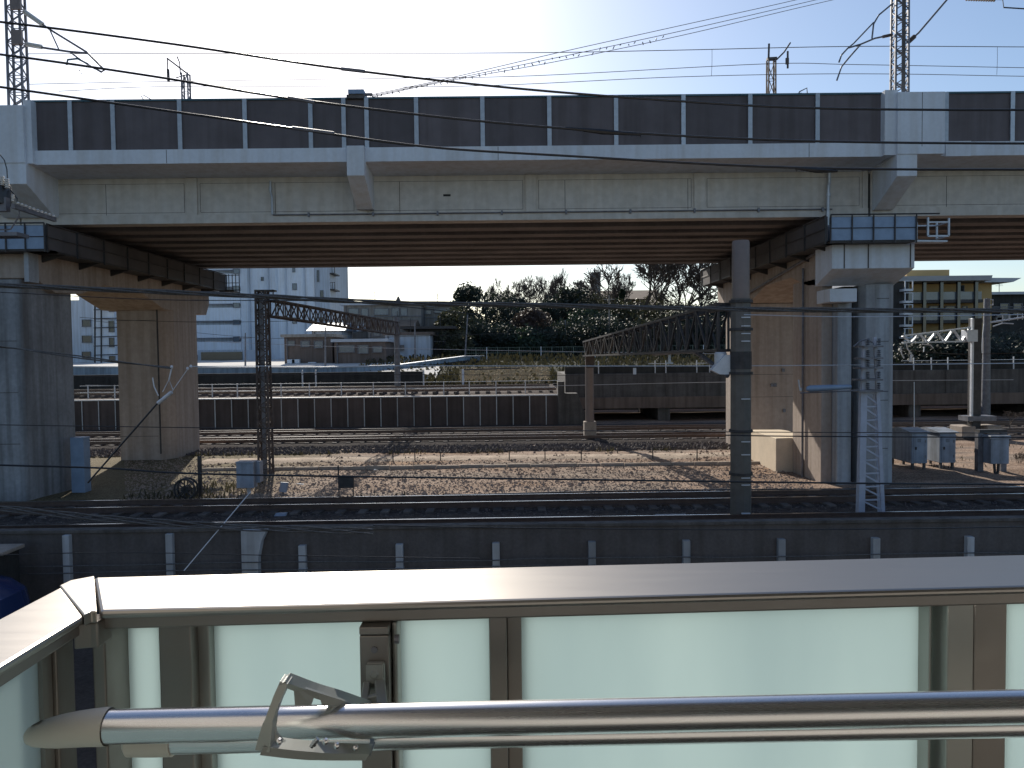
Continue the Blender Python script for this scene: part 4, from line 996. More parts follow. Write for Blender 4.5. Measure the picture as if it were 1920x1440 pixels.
# near left corner
t = thing('blue_car', 'dark blue car nose poking in at the left edge below the wall', 'car', (-13.5, 13.6, -.6))
nx = PX(34, 13.9, 1085); yc = 13.9; 
prof = [(0,.28),(-.04,.50),(-.10,.74),(-.35,.90),(-1.0,1.02),(-1.7,1.46),(-3.0,1.50),(-3.6,1.15),(-3.7,.3)]
c = MB(); W_ = 1.5; k0 = 0; ring = []
for (dx, z) in prof:
    for j in range(9):
        u = j/8*2-1; xx = nx+dx-(abs(u)**3)*.28*(1 if dx > -1.2 else 0); yy = yc+u*W_/2*(1-.12*max(0,(z-.9)/.6)); c.v.append(Vector((xx, yy, -.6+z-.05*abs(u)**3)))
for i in range(len(prof)-1):
    for j in range(8): k = i*9+j; c.f.append((k, k+1, k+10, k+9))
c.f.append(tuple(range(0,len(prof)*9,9))); c.f.append(tuple(range(8,len(prof)*9,9))[::-1])
c.build('body', 'car', t, smooth=True)
for dx in (-.75, -2.9):
    for yy in (yc-.72, yc+.52): 
        w_ = MB().lathe((nx+dx, yy, -.32), [(.28,0),(.29,.03),(.29,.17),(.28,.2)], 20, (0,1,0)).build('wheel', 'tyre', t, smooth=True)
MB().box(nx-.26, nx-.12, yc-.66, yc-.42, -.02, .10).build('headlight', 'porc', t, bevel=.03)
t = thing('gate_pillar', 'dark pillar with a pale cap at the left edge below the wall', 'pillar', P(8,1060,14.6))
pc = P(4,1030,15.2); MB().box(pc.x-.5,pc.x+.14,14.9,15.5,-.6,pc.z-.05).build('pillar', 'walld', t); MB().box(pc.x-.55,pc.x+.24,14.85,15.55,pc.z-.05,pc.z+.03).build('cap', 'slabc', t, bevel=.02)

# ================================================================ FAR BARRIER & LOW BRIDGE
YF = 47.0
xe = PX(1055, YF, 770); xs = [xe-1.012*i for i in range(31)][::-1]
barrier('panel_barrier', 'far brown panel barrier with thin pale posts behind the far tracks', YF, 0.0, PZ(745,YF,700), xs, 'panelf', .055, 'galv', cap=False)
t = [o for o in bpy.data.objects if o.name == 'panel_barrier'][0]
c = MB(); z1 = PZ(745,YF,700); c.box(xs[0], xs[-1], YF-.05, YF+.1, z1-.02, z1+.05); c.build('top_rail', 'psteel', t)
# guard rails behind on platform
f = thing('pipe_railing', 'thin pale pipe railing on the raised tracks behind the panel barrier', 'railing', (-8,49,1.9))
for X in [PX(p,49,730) for p in (165,215,300,343,398,445,527,580,640,700,760,832,880,930,985,1048)]: MB().box(X-.03,X+.03,48.97,49.03,1.8,2.75).build('post', 'psteel', f)
for z in (2.3, 2.72): MB().bar((PX(150,49,730),49,z),(PX(1050,49,730),49,z), .035).build('rail', 'psteel', f)
wb = thing('end_wall', 'sloped concrete wing wall closing the right end of the panel barrier', 'wall', (xe,YF,0))
MB().prism([(xe+.05,YF-.3,-.1),(xe+2.0,YF-.3,-.1),(xe+1.2,YF-.3,1.1),(xe+.9,YF-.3,2.0),(xe+.05,YF-.3,2.0)], (0,1.0,0)).build('wing', 'wallc', wb, bevel=.02)
MB().box(xe-.3,xe+.1,YF-.35,YF+.5,-.1,PZ(715,YF,1050)).build('post', 'wallc', wb, bevel=.02)
lb_ = thing('low_bridge', 'long low dark concrete bridge beyond the far tracks on the right', 'bridge', (20,50,0))
xl = PX(1060,50,720); z0, z1, z2 = PZ(765,50,1200), PZ(744,50,1200), PZ(700,50,1200)
MB().box(xl, 60, 50.0, 58, z1+.0, z2).build('parapet', 'wallc', lb_, bevel=.02)
MB().box(xl, 60, 49.75, 58, z0, z1).build('girder', 'bldb', lb_, bevel=.02)
zt3 = PZ(686,50,1250)
MB().box(xl, 60, 50.3, 50.5, z2, zt3).build('upper_wall', 'walld', lb_)
for px in (1245, 1480, 1715, 1960): X = PX(px,50,780); MB().box(X-.4,X+.4,50,57.5,-.1,z0).build('pier', 'wallc', lb_, bevel=.03)
MB().box(xl-.1, xl+.5, 49.8, 58, -.1, z0).build('abutment', 'wallc', lb_)
for px in (1075,1250,1425,1600,1775,1930): X = PX(px,50,720); MB().box(X-.06,X+.06,49.95,50,z1,z2).build('rib', 'wallc', lb_)
f = thing('pipe_railing', 'broken line of pale railings along the top of the low bridge', 'railing', (20,50.2,zt3))
for px in (1122,1228,1248,1306,1330,1348,1712,1745,1776,1833,1850,1899): X = PX(px,50.2,690); MB().box(X-.03,X+.03,50.1,50.16,z2,zt3+.35).build('post', 'psteel', f)
for a, e in ((1216,1252),(1305,1370),(1690,1925)): MB().bar((PX(a,50.1,700),50.1,zt3+.15),(PX(e,50.1,700),50.1,zt3+.15),.04).build('rail', 'psteel', f)

# blue parapet and retaining wall of the street
ptr = [(60,688,722,62),(380,690,716,62),(500,690,711,63),(600,690,705,65),(740,686,693,70),(870,669,676,76),(905,668,676,80)]
t = thing('street_parapet', 'blue grey parapet wall of the street climbing to the right', 'wall', P(380,716,62))
c = MB(); dk = MB(); cp_ = MB()
for A, B in zip(ptr[:-1], ptr[1:]):
    a0, a1, b0, b1 = P(A[0],A[2],A[3]), P(A[0],A[1],A[3]), P(B[0],B[2],B[3]), P(B[0],B[1],B[3])
    o_ = Vector((0,.3,0)); c.quadbox([a0,b0,b0+o_,a0+o_,a1,b1,b1+o_,a1+o_])
    g0, g1 = Vector((a0.x,a0.y-.1,.5)), Vector((b0.x,b0.y-.1,.5)); dk.quadbox([g0,g1,g1+o_,g0+o_,a0-Vector((0,.1,0)),b0-Vector((0,.1,0)),b0+Vector((0,.2,0)),a0+Vector((0,.2,0))])
    cp_.bar(a1+Vector((0,.15,.05)), b1+Vector((0,.15,.05)), .4, .1)
c.build('parapet', 'blue', t); dk.build('retaining_wall', 'walld', t); cp_.build('coping', 'psteel', t)
# low dark wall in front of the parapet
a, e = PX(380,58,700), PX(795,58,700)
t = thing('low_dark_wall', 'dark low wall with thin posts between the raised tracks and the parapet', 'wall', (a,58,2))
MB().box(a-12, e, 58, 58.3, 1.8, PZ(696,58,795)).build('wall', 'walld', t); 
for px in (567,592,794): X = PX(px,57.9,700); MB().box(X-.05,X+.05,57.85,58,1.9,PZ(694,58,px)).build('post', 'psteel', t)
# mesh fence
f = thing('mesh_fence', 'grey green mesh fence along the grass in front of the trees', 'fence', (2,84,4))
zf0, zf1 = PZ(681,84,1000), PZ(651,84,1000); xa_, xb_ = PX(872,84,660), PX(1400,84,660)
n = 26
for i in range(n+1): X = xa_+(xb_-xa_)*i/n; MB().box(X-.05,X+.05,83.95,84.05,zf0-.8,zf1+.05).build('post', 'psteel' if i%5==2 else 'mesh', f)
c = MB()
for i in range(n*5): X = xa_+(xb_-xa_)*i/(n*5); c.bar((X,84,zf0),(X,84,zf1),.022)
for k in range(4): z = zf0+(zf1-zf0)*k/3; c.bar((xa_,84,z),(xb_,84,z),.05)
c.build('mesh', 'mesh', f)
# gravel patch with white marker
pq = MB(); q = [P(865,713,58),P(1035,713,58),P(1025,690,62.0),P(862,690,62.0)]
for v in q: v.z = max(v.z, 2.0)
rnd = random.Random(8); b = MB()
def gx(r): Y = r.uniform(61.3, 70); return PX(r.uniform(862,1032),Y,700), Y, 1.95+(Y-61.3)/4.7*.65+.05
o = stones('pale_gravel_heap', 'heap', 4200, gx, .14, 9); o['label'] = 'pale gravel spread on the slope behind the panel barrier'
tag(MB().box(PX(866,61,694),PX(870,61,694),60.9,61.1,2.0,PZ(692,61,868)).build('marker_post', 'white', bevel=.01), 'tiny white marker post at the left end of the gravel slope', 'marker')
tag(MB().bar(P(870,693,61), P(975,690,61), .12, .1).build('pipe', 'dsteel'), 'dark pipe lying along the top of the pale gravel slope', 'pipe')

rnd = random.Random(12); b = MB()
for i in range(9000):
    Y = 60.9+20*rnd.random()**1.5; X = rnd.uniform(-14, 7) if Y < 66 else rnd.uniform(-14, 26)
    if 61 < Y < 69 and PX(862,Y,700) < X < PX(1032,Y,700) and rnd.random() < .9: continue
    z = 1.95+max(0,(Y-61.3))*.115; h_ = rnd.uniform(.1,.45); a = rnd.uniform(0,3.14); w_ = h_*.35
    u = Vector((math.cos(a)*w_, math.sin(a)*w_, 0)); p = Vector((X,Y,z-.05)); t_ = Vector((rnd.uniform(-.15,.15),rnd.uniform(-.15,.15),h_))
    k = len(b.v); b.v += [p-u*.4, p+u*.4, p+t_+u, p+t_*1.25-u*.6]; b.f.append((k,k+1,k+2,k+3))
o = b.build('weeds', 'weed'); o['kind'] = 'stuff'; o['label'] = 'dry brown weeds covering the slope in front of the mesh fence'; o['category'] = 'weeds'
# ================================================================ BUILDINGS
def facade_windows(t, Yf, wins, m='glassd', fm='steel', fr=.06):
    for (x0, x1, y0, y1) in wins:
        a, e = PX(x0,Yf,(y0+y1)/2), PX(x1,Yf,(y0+y1)/2); za, ze = PZ(y1,Yf,(x0+x1)/2), PZ(y0,Yf,(x0+x1)/2)
        f = MB(); f.box(a-fr,e+fr,Yf-.12,Yf-.003,ze,ze+fr); f.box(a-fr,e+fr,Yf-.2,Yf-.003,za-fr,za); f.box(a-fr,a,Yf-.12,Yf-.003,za,ze); f.box(e,e+fr,Yf-.12,Yf-.003,za,ze)
        w_ = f.build('window', fm, t); MB().box(a,e,Yf-.05,Yf-.01,za,ze).build('pane', m, w_)
YA = 130.0
t = thing('apartment_block', 'tall white apartment block with small dark windows at the left', 'building', (PX(500,YA,600),YA,0))
ax0, ax1, ax2 = PX(372,YA,600), PX(452,YA,600), PX(525,YA,600)
ztop = PZ(395,YA,500)
MB().box(ax1, ax2, YA, YA+16, 0, ztop).build('wall', 'white', t)
MB().box(PX(140,YA,600), ax1-.02, YA+1.5, YA+16, 0, ztop-.01).build('recessed_wall', 'whited', t)
MB().box(ax2, PX(592,YA,600), YA-.6, YA+15, 0, ztop-.02).build('stair_wall', 'white', t)
MB().box(PX(592,YA,600)+.02, PX(620,YA,600), YA-.2, YA+15, 0, ztop-.03).build('side_wall', 'whited', t)
for i in range(9):
    yy = 662-i*31.8; z0 = PZ(yy,YA,410)
    b0 = MB(); b0.box(PX(232,YA,600), ax1-.03, YA-.2, YA+1.5, z0-.25, z0+1.9); b0.build('balcony', 'white', t)
    w_ = MB(); 
wn = []
for i in range(8): 
    yy = 637-i*31.8; wn.append((438,449,yy-5,yy+3))
facade_windows(t, YA-.2, wn, 'wglass')
facade_windows(t, YA, [(490,494,520,526)], 'glassd'); facade_windows(t, YA-.6, [(549,556,532,543),(549,553,500,510),(549,556,596,606)], 'wglass')
facade_windows(t, YA-.2, [(595,598,507,528),(601,606,545,560),(600,606,595,610)], 'glassd')
for yy in (512, 542): 
    b0 = MB(); a, e = PX(620,YA,600), PX(629,YA,600); z = PZ(yy,YA,625); b0.box(a,e,YA,YA+4,z-.15,z+.05); b0.bar((e,YA,z),(e,YA,z+1.2),.1); b0.bar((a,YA,z+1.1),(e,YA,z+1.1),.08); b0.bar(((a+e)/2,YA,z),((a+e)/2,YA,z+1.1),.08)
    b0.build('small_balcony', 'dsteel', t)
for px_ in (470, 506, 540, 575): X = PX(px_,YA,600); MB().box(X-.12,X+.12,YA-.85,YA-.6 if px_ > 525 else YA,0,ztop-.5).build('drain_pipe', 'whited', t)
MB().box(PX(372,110,690),PX(458,110,690),110,118,0,PZ(656,110,420)).build('podium', 'whited', t)
c = MB(); c.box(PX(378,109.9,690),PX(455,109.9,690),109.8,110,PZ(686,110,420),PZ(660,110,420)); c.build('shopfront', 'glassd', t)
# low building middle
YL = 95.0
def lowbld(label, x0, x1, ytop, ybot, Y, m, roofm, wins, over=.4, depth=9, name='house', wm='wglass', rt=.3, ridge=0):
    a, e = PX(x0,Y,600), PX(x1,Y,600); z1 = PZ(ytop,Y,(x0+x1)/2)
    t = thing(name, label, 'building', ((a+e)/2, Y, 0)); MB().box(a,e,Y,Y+depth,0,z1).build('wall', m, t)
    if ridge: MB().prism([(a-over,Y-over,z1),(a-over,Y+depth+over,z1),(a-over,Y+depth/2,z1+ridge)], (e-a+2*over,0,0)).build('roof', roofm, t)
    else: MB().box(a-over,e+over,Y-over,Y+depth+over,z1,z1+rt).build('roof', roofm, t)
    facade_windows(t, Y, wins, wm)
    rr = random.Random(int(x0)); zz_ = PZ(ybot, Y, x0)
    for k_ in range(3):
        X = a+(e-a)*rr.uniform(.08,.9); MB().box(X-.4, X+.4, Y-.45, Y-.02, z1-2.9-(k_%2)*.3, z1-2.3-(k_%2)*.3).build('air_conditioner', 'bldg' if m == 'walld' else 'white', t, bevel=.03)
    X = a+(e-a)*rr.uniform(.2,.8); an = MB(); an.tube([(X,Y+2,z1),(X,Y+2,z1+1.9)], .035, 5)
    for q_ in range(4): an.bar((X-.45+q_*.05,Y+2,z1+1.2+q_*.18),(X+.45-q_*.05,Y+2,z1+1.2+q_*.18),.03)
    an.build('antenna', 'dsteel', t)
    MB().box(a-.05, e+.05, Y-.12, Y-.02, z1-1.35-.1, z1-1.35).build('eaves_trim', 'steel', t) if z1 > 7 else None
    dp_ = MB(); X = a+.3; dp_.tube([(X,Y-.1,z1-.1),(X,Y-.1,1)], .06, 6); dp_.build('drain_pipe', 'steel', t)
    return t
t = lowbld('two storey grey house with a flat pale roof and wide windows in the middle distance', 645, 790, 572, 640, 95, 'bldg', 'rooflt',
       [(654,672,579,592),(678,690,579,593),(702,728,579,590),(735,748,578,592),(752,763,578,592),(700,715,604,612),(735,760,604,612)])
MB().prism([P(740,568,97),P(752,568,97),P(746,555,97)], (0,1,0)).build('roof_vent', 'dsteel', t)
t2 = lowbld('grey house half hidden by trees beside the flat roofed one', 792, 850, 575, 640, 98, 'bldg', 'rooflt', [(790+5,808,582,589),(815,838,580,586)], .2)
lowbld('plain pale grey wall house low in the middle distance', 722, 806, 628, 680, 84, 'whited', 'bldb', [(735,742,648,656),(750,757,648,656)], .3, 6)
lowbld('dark low shed roof house in front of the plain grey one', 765, 842, 617, 650, 87, 'walld', 'dsteel', [(800,812,630,650)], .8, 5)
lowbld('brown timber house with two pale awnings below the lattice gantry', 532, 622, 632, 672, 80, 'bldb', 'bldg', [(540,552,640,648),(565,580,640,650),(590,605,640,652)], .3, 6)
lowbld('brown low workshop right of the timber house', 626, 722, 641, 676, 78, 'bldb', 'rooflt', [(636,664,648,660),(672,690,648,662),(700,716,650,660)], .3, 6)
lowbld('small house with a blue gabled roof under the gantry', 584, 640, 620, 650, 88, 'whited', 'cab', [(600,612,628,636)], .5, 6, ridge=1.0)
lowbld('low brown roofed house at the foot of the white block', 690, 770, 612, 640, 90, 'bldg', 'roof', [(700,712,620,630)], .5, 6, ridge=.9)
# left gap building
t = thing('grey_block', 'blue grey block with dark stair openings seen between the left columns', 'building', (PX(200,100,600),100,0))
MB().box(PX(40,100,600),PX(250,100,600),100,112,0,PZ(562,100,200)).build('wall', 'whited', t)
MB().box(PX(186,100,600),PX(225,100,600),98.5,99.9,0,PZ(548,100,200)).build('stair_tower', 'white', t)
facade_windows(t, 98.5, [(205,214,602,622),(206,214,634,650),(206,216,668,676),(206,214,572,584)], 'glassd')
facade_windows(t, 100, [(155,170,600,612),(155,172,630,642),(155,170,660,672)], 'glassd')
c = MB()
for px in (188,): 
    for k in range(9): z = PZ(700-k*17,98,px); c.bar(P(176,700-k*17,98),P(236,698-k*17,98),.12)
for px in (178,190,228): c.bar(P(px,720,98),P(px,548,98),.15)
c.build('stair_frame', 'dsteel', t)
# house with chimney tower
t = thing('chimney_house', 'brown roofed house with a square tower behind the trees', 'building', (PX(1130,120,540),120,0))
a, e = PX(1045,120,540), PX(1245,120,540); z1 = PZ(562,120,1130)
MB().box(a,e,120,132,0,z1).build('wall', 'bldb', t)
MB().prism([(a,119,z1),(a,133,z1),(a,126,z1+1.9)], (e-a,0,0)).build('roof', 'roof', t)
a, e = PX(1107,121,530), PX(1124,121,530); tw = MB().box(a,e,119.5,121,z1-1,PZ(512,121,1115)).build('tower', 'bldg', t)
MB().box(a+.5,a+.62,120,120.12,PZ(512,121,1115),PZ(503,121,1115)).build('finial', 'dsteel', tw)
# modern building right
YM = 75.0
t = thing('modern_building', 'modern ochre building with a wide flat roof and dark columns at far right', 'building', (PX(1780,YM,600),YM,0))
xa_, xb_ = PX(1640,YM,600), PX(1859,YM,600)
MB().box(xa_,xb_,YM,YM+12,0,PZ(532,YM,1780)).build('wall', 'ochre', t)
c = MB(); zr = PZ(530,YM,1780)
a, e = PX(1640,YM,530), PX(1832,YM,530); c.prism([(a,YM-2.2,zr),(a,YM-2.4,zr+.45),(a,YM+3,zr+.8),(a,YM+14,zr+.7),(a,YM+14,zr)], (e-a,0,0))
c.prism([(e+.01,YM-1.2,zr-.1),(PX(1885,YM,530),YM-1.2,zr-.1),(PX(1900,YM,530),YM-1.2,zr+.28),(e+.01,YM-1.2,zr+.33)], (0,13,0)); c.build('roof', 'rooflt', t)
MB().box(PX(1700,YM+4,510),PX(1780,YM+4,510),YM+4,YM+9,zr,PZ(506,YM+4,1745)).build('roof_plant', 'ochre', t)
for px in (1700,1732,1764,1796,1829): X = PX(px,YM-1.2,560); MB().box(X-.14,X+.14,YM-1.4,YM-1.1,0,zr).build('column', 'glassd', t)
for k, yy in enumerate((562, 600, 640)):
    z = PZ(yy,YM-1,1780); MB().box(xa_,PX(1829,YM,560),YM-1.2,YM,z-.3,z).build('balcony_slab', 'dsteel', t)
    MB().box(xa_,PX(1829,YM,560)-.1,YM-1.15,YM-1.11,z,z+.75).build('glass_balustrade', 'wglass', t)
for (x0,x1,y0,y1) in ((1798,1806,536,546),(1804,1812,575,590),(1742,1758,575,596),(1772,1790,575,596)): facade_windows(t, YM, [(x0,x1,y0,y1)], 'glassd')
t = lowbld('dark long building with a pale roof edge at the right edge', 1838, 2050, 552, 690, 88, 'walld', 'rooflt', [(1875,1890,570,590),(1900,1915,570,590)], .6, 12, 'long_building', 'glassd')
t = thing('balcony_stack', 'narrow dark stack of cluttered balconies beside the right pier', 'building', P(1696,690,70))
MB().box(PX(1670,70,600),PX(1703,70,600),70,74,0,PZ(530,70,1690)).build('wall', 'walld', t)
for k in range(6):
    z = PZ(545+k*22,70,1690); c = MB(); c.box(PX(1686,70,600),PX(1703,70,600),69.2,70,z-.1,z+.1); c.bar((PX(1688,70,600),69.2,z),(PX(1688,70,600),69.2,z+.8),.08); c.bar((PX(1702,70,600),69.2,z),(PX(1702,70,600),69.2,z+.8),.08); c.bar((PX(1686,70,600),69.2,z+.8),(PX(1703,70,600),69.2,z+.8),.06); c.build('balcony', 'psteel', t)

# ================================================================ TREES
def bare_mesh(seed, h, spread=.5, depth=6, twig=.026):
    rnd = random.Random(seed); b = MB()
    def seg(p, q, r0, r1, n):
        b.tube([p, (p+q)/2+Vector((rnd.uniform(-1,1),rnd.uniform(-1,1),0))*(q-p).length*.05, q], [r0,(r0+r1)/2,r1], n, False)
    def grow(p, d, L, r, k):
        q = p+d*L; seg(p, q, r, r*.72, 5 if k > 3 else 3)
        if k == 0: return
        for _ in range(rnd.choice((2,3,3)) if k > 1 else 3):
            u = rnd.uniform(.55, 1.0); s = p+d*L*u
            nd = (d+Vector((rnd.uniform(-1,1),rnd.uniform(-1,1),rnd.uniform(-.25,.75)))*spread*1.25).normalized()
            grow(s, nd, L*rnd.uniform(.62,.85), max(r*.58, twig), k-1)
    grow(Vector((0,0,0)), Vector((0,0,1)), h*.27, h*.018, depth)
    mz = max(v.z for v in b.v); mx_ = max(math.hypot(v.x, v.y) for v in b.v)
    for v in b.v: v.z *= h/mz; v.x *= 4.0/mx_; v.y *= 4.0/mx_
    return b
def leaf_mesh(seed, h, w_, N, ls, kind):
    rnd = random.Random(seed); b = MB(); cl = []
    for i in range(34):
        if kind == 'cone': t = rnd.random()**1.3; z = h*(.06+.9*t); rad = w_*(1-t)*.9+.15; a = rnd.uniform(0,6.28); rr = rad*rnd.uniform(.2,1); cl.append((Vector((math.cos(a)*rr, math.sin(a)*rr, z)), .32*w_*(1.15-t)))
        elif False: pass
        else: 
            a = rnd.uniform(0,6.28); t = rnd.uniform(-1,1); rad = math.sqrt(max(0,1-t*t))*w_*rnd.uniform(.35,1.0); cl.append((Vector((math.cos(a)*rad, math.sin(a)*rad, h*.46+t*h*.44)), rnd.uniform(.28,.5)*w_))
    for c, r in cl:
        for _ in range(N//34):
            d = Vector((rnd.gauss(0,1),rnd.gauss(0,1),rnd.gauss(0,1))).normalized()*r*rnd.uniform(.55,1.1)
            p = c+d; s = ls*rnd.uniform(.6,1.4); u = Vector((rnd.gauss(0,1),rnd.gauss(0,1),rnd.gauss(0,1))).normalized(); v = u.orthogonal().normalized()
            k = len(b.v); b.v += [p-u*s, p+v*s*.5, p+u*s, p-v*s*.5]; b.f.append((k,k+1,k+2,k+3))
    return b
BARE = {}; LEAF = {}
def fastbuild(b, name, m):
    me = bpy.data.meshes.new(name); me.from_pydata([tuple(v) for v in b.v], [], b.f); me.update(); me.materials.append(M[m]); return me
for i in range(4): BARE[i] = fastbuild(bare_mesh(30+i, 10, .55+.07*i, 7), 'bare_branches', 'twig')
BARE['fine'] = fastbuild(bare_mesh(77, 10, .8, 7, .022), 'bare_branches', 'twig')
trunkm = fastbuild(MB().tube([(0,0,-1),(.1,0,2),(-.05,.1,5),(0,0,7.5)], [.26,.2,.14,.05], 7), 'trunk', 'bark')
def tree(kind, px, ytop, ybase, Y, label, wpx=None, seed=0, m='leaf', var=0):
    base = P(px, ybase, Y); h = PZ(ytop, Y, px)-base.z
    t = thing({'bare':'bare_tree','round':'evergreen_tree','cone':'conifer_tree','bush':'bush'}[kind], label, 'bush' if kind == 'bush' else 'tree', base)
    if kind == 'bare':
        o = bpy.data.objects.new('branches', BARE[var]); C.objects.link(o); o.parent = t; s = h/10*1.0
        ww = s if not wpx else (wpx/1440*Y)/6.0
        o.scale = (ww, ww, s); o.rotation_euler.z = seed*1.3
        tr_ = bpy.data.objects.new('trunk', trunkm); C.objects.link(tr_); tr_.parent = t; tr_.scale = (s*.8, s*.8, s*.4)
    else:
        wd = (wpx or 40)/1440*Y/2*(1.5 if kind != 'cone' else 1.5)
        me = fastbuild(leaf_mesh(seed, h, wd, 7600, max(.17, h*.021), 'cone' if kind == 'cone' else 'round'), 'crown', m)
        o = bpy.data.objects.new('crown', me); C.objects.link(o); o.parent = t
        tr_ = bpy.data.objects.new('trunk', trunkm); C.objects.link(tr_); tr_.parent = t; tr_.scale = (h/12, h/12, h/14)
    return t
T = [('round',882,529,665,100,'round dark evergreen tree at the left end of the tree row',50,'leaf'),
 ('cone',912,543,665,102,'narrow dark conifer next to the round evergreen',26,'leaf'),
 ('round',940,556,665,98,'wide dark evergreen mass behind the fence left of centre',86,'leaf'),
 ('round',860,575,668,93,'olive green shrubby tree beside the grey house',54,'leafo'),
 ('round',963,546,665,104,'tall dark evergreen left of the reddish bush',44,'leaf'),
 ('round',996,578,655,90,'reddish brown leaved bush tree in the middle of the row',42,'leafr'),
 ('round',1030,556,665,98,'dark glossy evergreen right of the reddish bush',48,'leaf'),
 ('round',1072,530,665,102,'tall dark green tree left of the square tower',56,'leaf'),
 ('round',1112,555,665,100,'dense brownish tree right below the square tower',80,'leafo'),
 ('round',1100,585,668,94,'dark green low tree behind the fence',70,'leafg'),
 ('cone',1168,541,620,98,'bright green small conifer right of the tower',44,'leafg'),
 ('round',1185,575,668,96,'wide dark green tree behind the gantry beam',100,'leafo'),
 ('round',1240,556,668,100,'brownish evergreen beneath the big bare tree',84,'leafo'),
 ('round',1300,580,668,92,'dark tree behind the right part of the gantry',90,'leaf'),
 ('round',1350,566,668,95,'dark tree beside the brown pole',70,'leaf'),
 ('round',1745,652,692,66,'dark hedge like tree below the ochre building',110,'leaf'),
 ('round',1840,650,692,64,'dark leafy tree between the two far right poles',120,'leaf'),
 ('round',1925,645,692,66,'dark leafy tree at the right edge',110,'leaf')]
T += [('bush',850,622,672,88,'low olive bush left of the tree row beside the grey house',60,'leafo'),
 ('bush',905,610,670,89,'low dark bush below the round evergreen',60,'leaf'),
 ('bush',950,618,668,88,'low dark bush left of the reddish one',60,'leaf'),
 ('bush',1045,612,668,88,'low dark bush right of the reddish one behind the fence',70,'leaf'),
 ('bush',1130,606,668,88,'broad dark bush behind the far end of the gantry',90,'leaf'),
 ('bush',1205,612,668,88,'broad brownish bush behind the middle of the gantry',90,'leafo'),
 ('bush',1275,606,668,88,'dark bush seen through the deeper gantry bays',90,'leaf'),
 ('bush',1345,612,668,88,'dark bush just left of the brown pole',80,'leaf'),
 ('bush',1000,628,668,87,'lowest dark bush in the middle behind the fence',70,'leafg')]
for i, (k, px, yt, yb, Y, lab, wp, m) in enumerate(T): tree(k, px, yt, yb, Y, lab, wp, 100+i, m)
for i, (px, yt, Y, lab, wp, v) in enumerate([
 (925,518,104,'thin bare tree rising above the dark evergreens at left',60,0),
 (985,508,106,'hazy bare tree with fine twigs left of the centre of the row',80,'fine'),
 (1022,510,108,'bare tree with dense fine twigs beside the tall green tree',70,1),
 (1058,500,110,'tall thin bare tree left of the square tower',60,2),
 (1140,520,112,'bare tree just right of the square tower',70,3),
 (1208,440,96,'largest bare tree with spreading forked limbs under the deck edge',210,1),
 (1270,455,100,'second large bare tree right of the largest one',170,2),
 (1322,470,98,'bare tree with crooked limbs left of the brown pole',150,0),
 (1362,478,100,'bare tree half hidden by the brown pole',130,3),
 (1232,470,104,'bare tree filling between the two largest bare ones',140,'fine'),
 (955,520,107,'hazy bare tree behind the wide dark evergreen mass',90,'fine'), (1090,516,112,'hazy bare tree just left of the square tower',80,'fine'), (1180,500,112,'hazy bare tree behind the small conifer',90,'fine')]):
    tree('bare', px, yt, 665, Y, lab, wp, i, var=v)
for i, (px, yt, yb, Y, lab, wp) in enumerate([(1905,845,895,29,'leafless scrub on the bank at the right edge',30),(1893,770,812,41,'dry bare bush beside the far right footing',60)]):
    tree('bare', px, yt, yb, Y, lab, wp, i, var='fine')
# street poles in the distance
for px, yt, yb, Y, lab in ((1142,553,665,86,'slim wooden pole in front of the dark green trees'),(460,624,700,75,'thin black street pole before the white block'),
                      (610,613,700,72,'thin grey street pole among the low houses'),(778,605,680,78,'thin street pole beside the plain grey house'),(874,590,672,80,'leaning pale pole at the left end of the tree row'),
                      (1060,600,668,86,'slim dark trunk like pole in the hedge')):
    a = P(px+(3 if px == 874 else 0), yt, Y); e = P(px-(2 if px == 874 else 0), yb, Y); c = MB(); c.tube([e, a], [.10,.06], 8)
    c.bar(a+Vector((-.6,0,-.5)), a+Vector((.6,0,-.5)), .08) if px in (460,1142) else None
    tag(c.build('street_pole', 'steel' if px != 1142 else 'slabc'), lab, 'pole')

# ================================================================ BALCONY (foreground)
D_ = .223; zr = H-D_
YN, YO = .689, .797           # near/far edge of the top rail
XI, XO = -.372, -.442         # inner/outer edge of the side rail
fl = MB().box(-.46, 3.2, -1.2, .82, 2.83, 2.93); struct(fl.build('balcony_floor', 'wallc'))
br = thing('balcony_railing', 'bronze aluminium balcony railing with frosted glass panels across the foreground', 'railing', (0,.74,2.93))
SH = .04
def shr(o):        # the front of the balcony runs very slightly askew to the viaduct
    for v in o.data.vertices: v.co.y += SH*v.co.x
    return o
def FX(px, Y, y=1200):
    a_ = PX(px, 1.0, y); return a_*Y/(1-SH*a_)
YN, YO = .691, .800
zb = PZ(1160, .703, 957)
oc, ic = (XO, YO), (XI, YN)      # outer and inner corner of the mitre
def slab(poly, z0_, z1_, nm, m, bev=.002, par=None):
    return shr(MB().prism([(x_, y_, z0_) for x_, y_ in poly], (0,0,z1_-z0_)).build(nm, m, par or br, bevel=bev))
slab([(ic[0]-.006+.014,YN),(2.2,YN),(2.2,YO),(XO+.016,YO)], zr-.008, zr, 'top_rail', 'alutop', .003)
slab([(XO,-1.1),(XI,-1.1),(XI,YN-.012),(XO,YO-.030)], zr-.008, zr, 'side_top_rail', 'alutop', .003)
slab([(XI+.0,YN-.011),(XI+.002,YN-.003),(XI+.007,YN-.003),(XO+.015,YO+.002),(XO-.001,YO-.012),(XO-.002,YO-.029)], zr-.010, zr+.0007, 'corner_cover', 'alutop', .001)
slab([(XI+.004,.703),(2.2,.703),(2.2,.787),(XO+.03,.787)], zb, zr-.008, 'rail_body', 'alu', .002)
slab([(XO+.010,-1.1),(XI-.009,-1.1),(XI-.009,.690),(XO+.010,.76)], zb, zr-.009, 'side_rail_body', 'alu', .002)
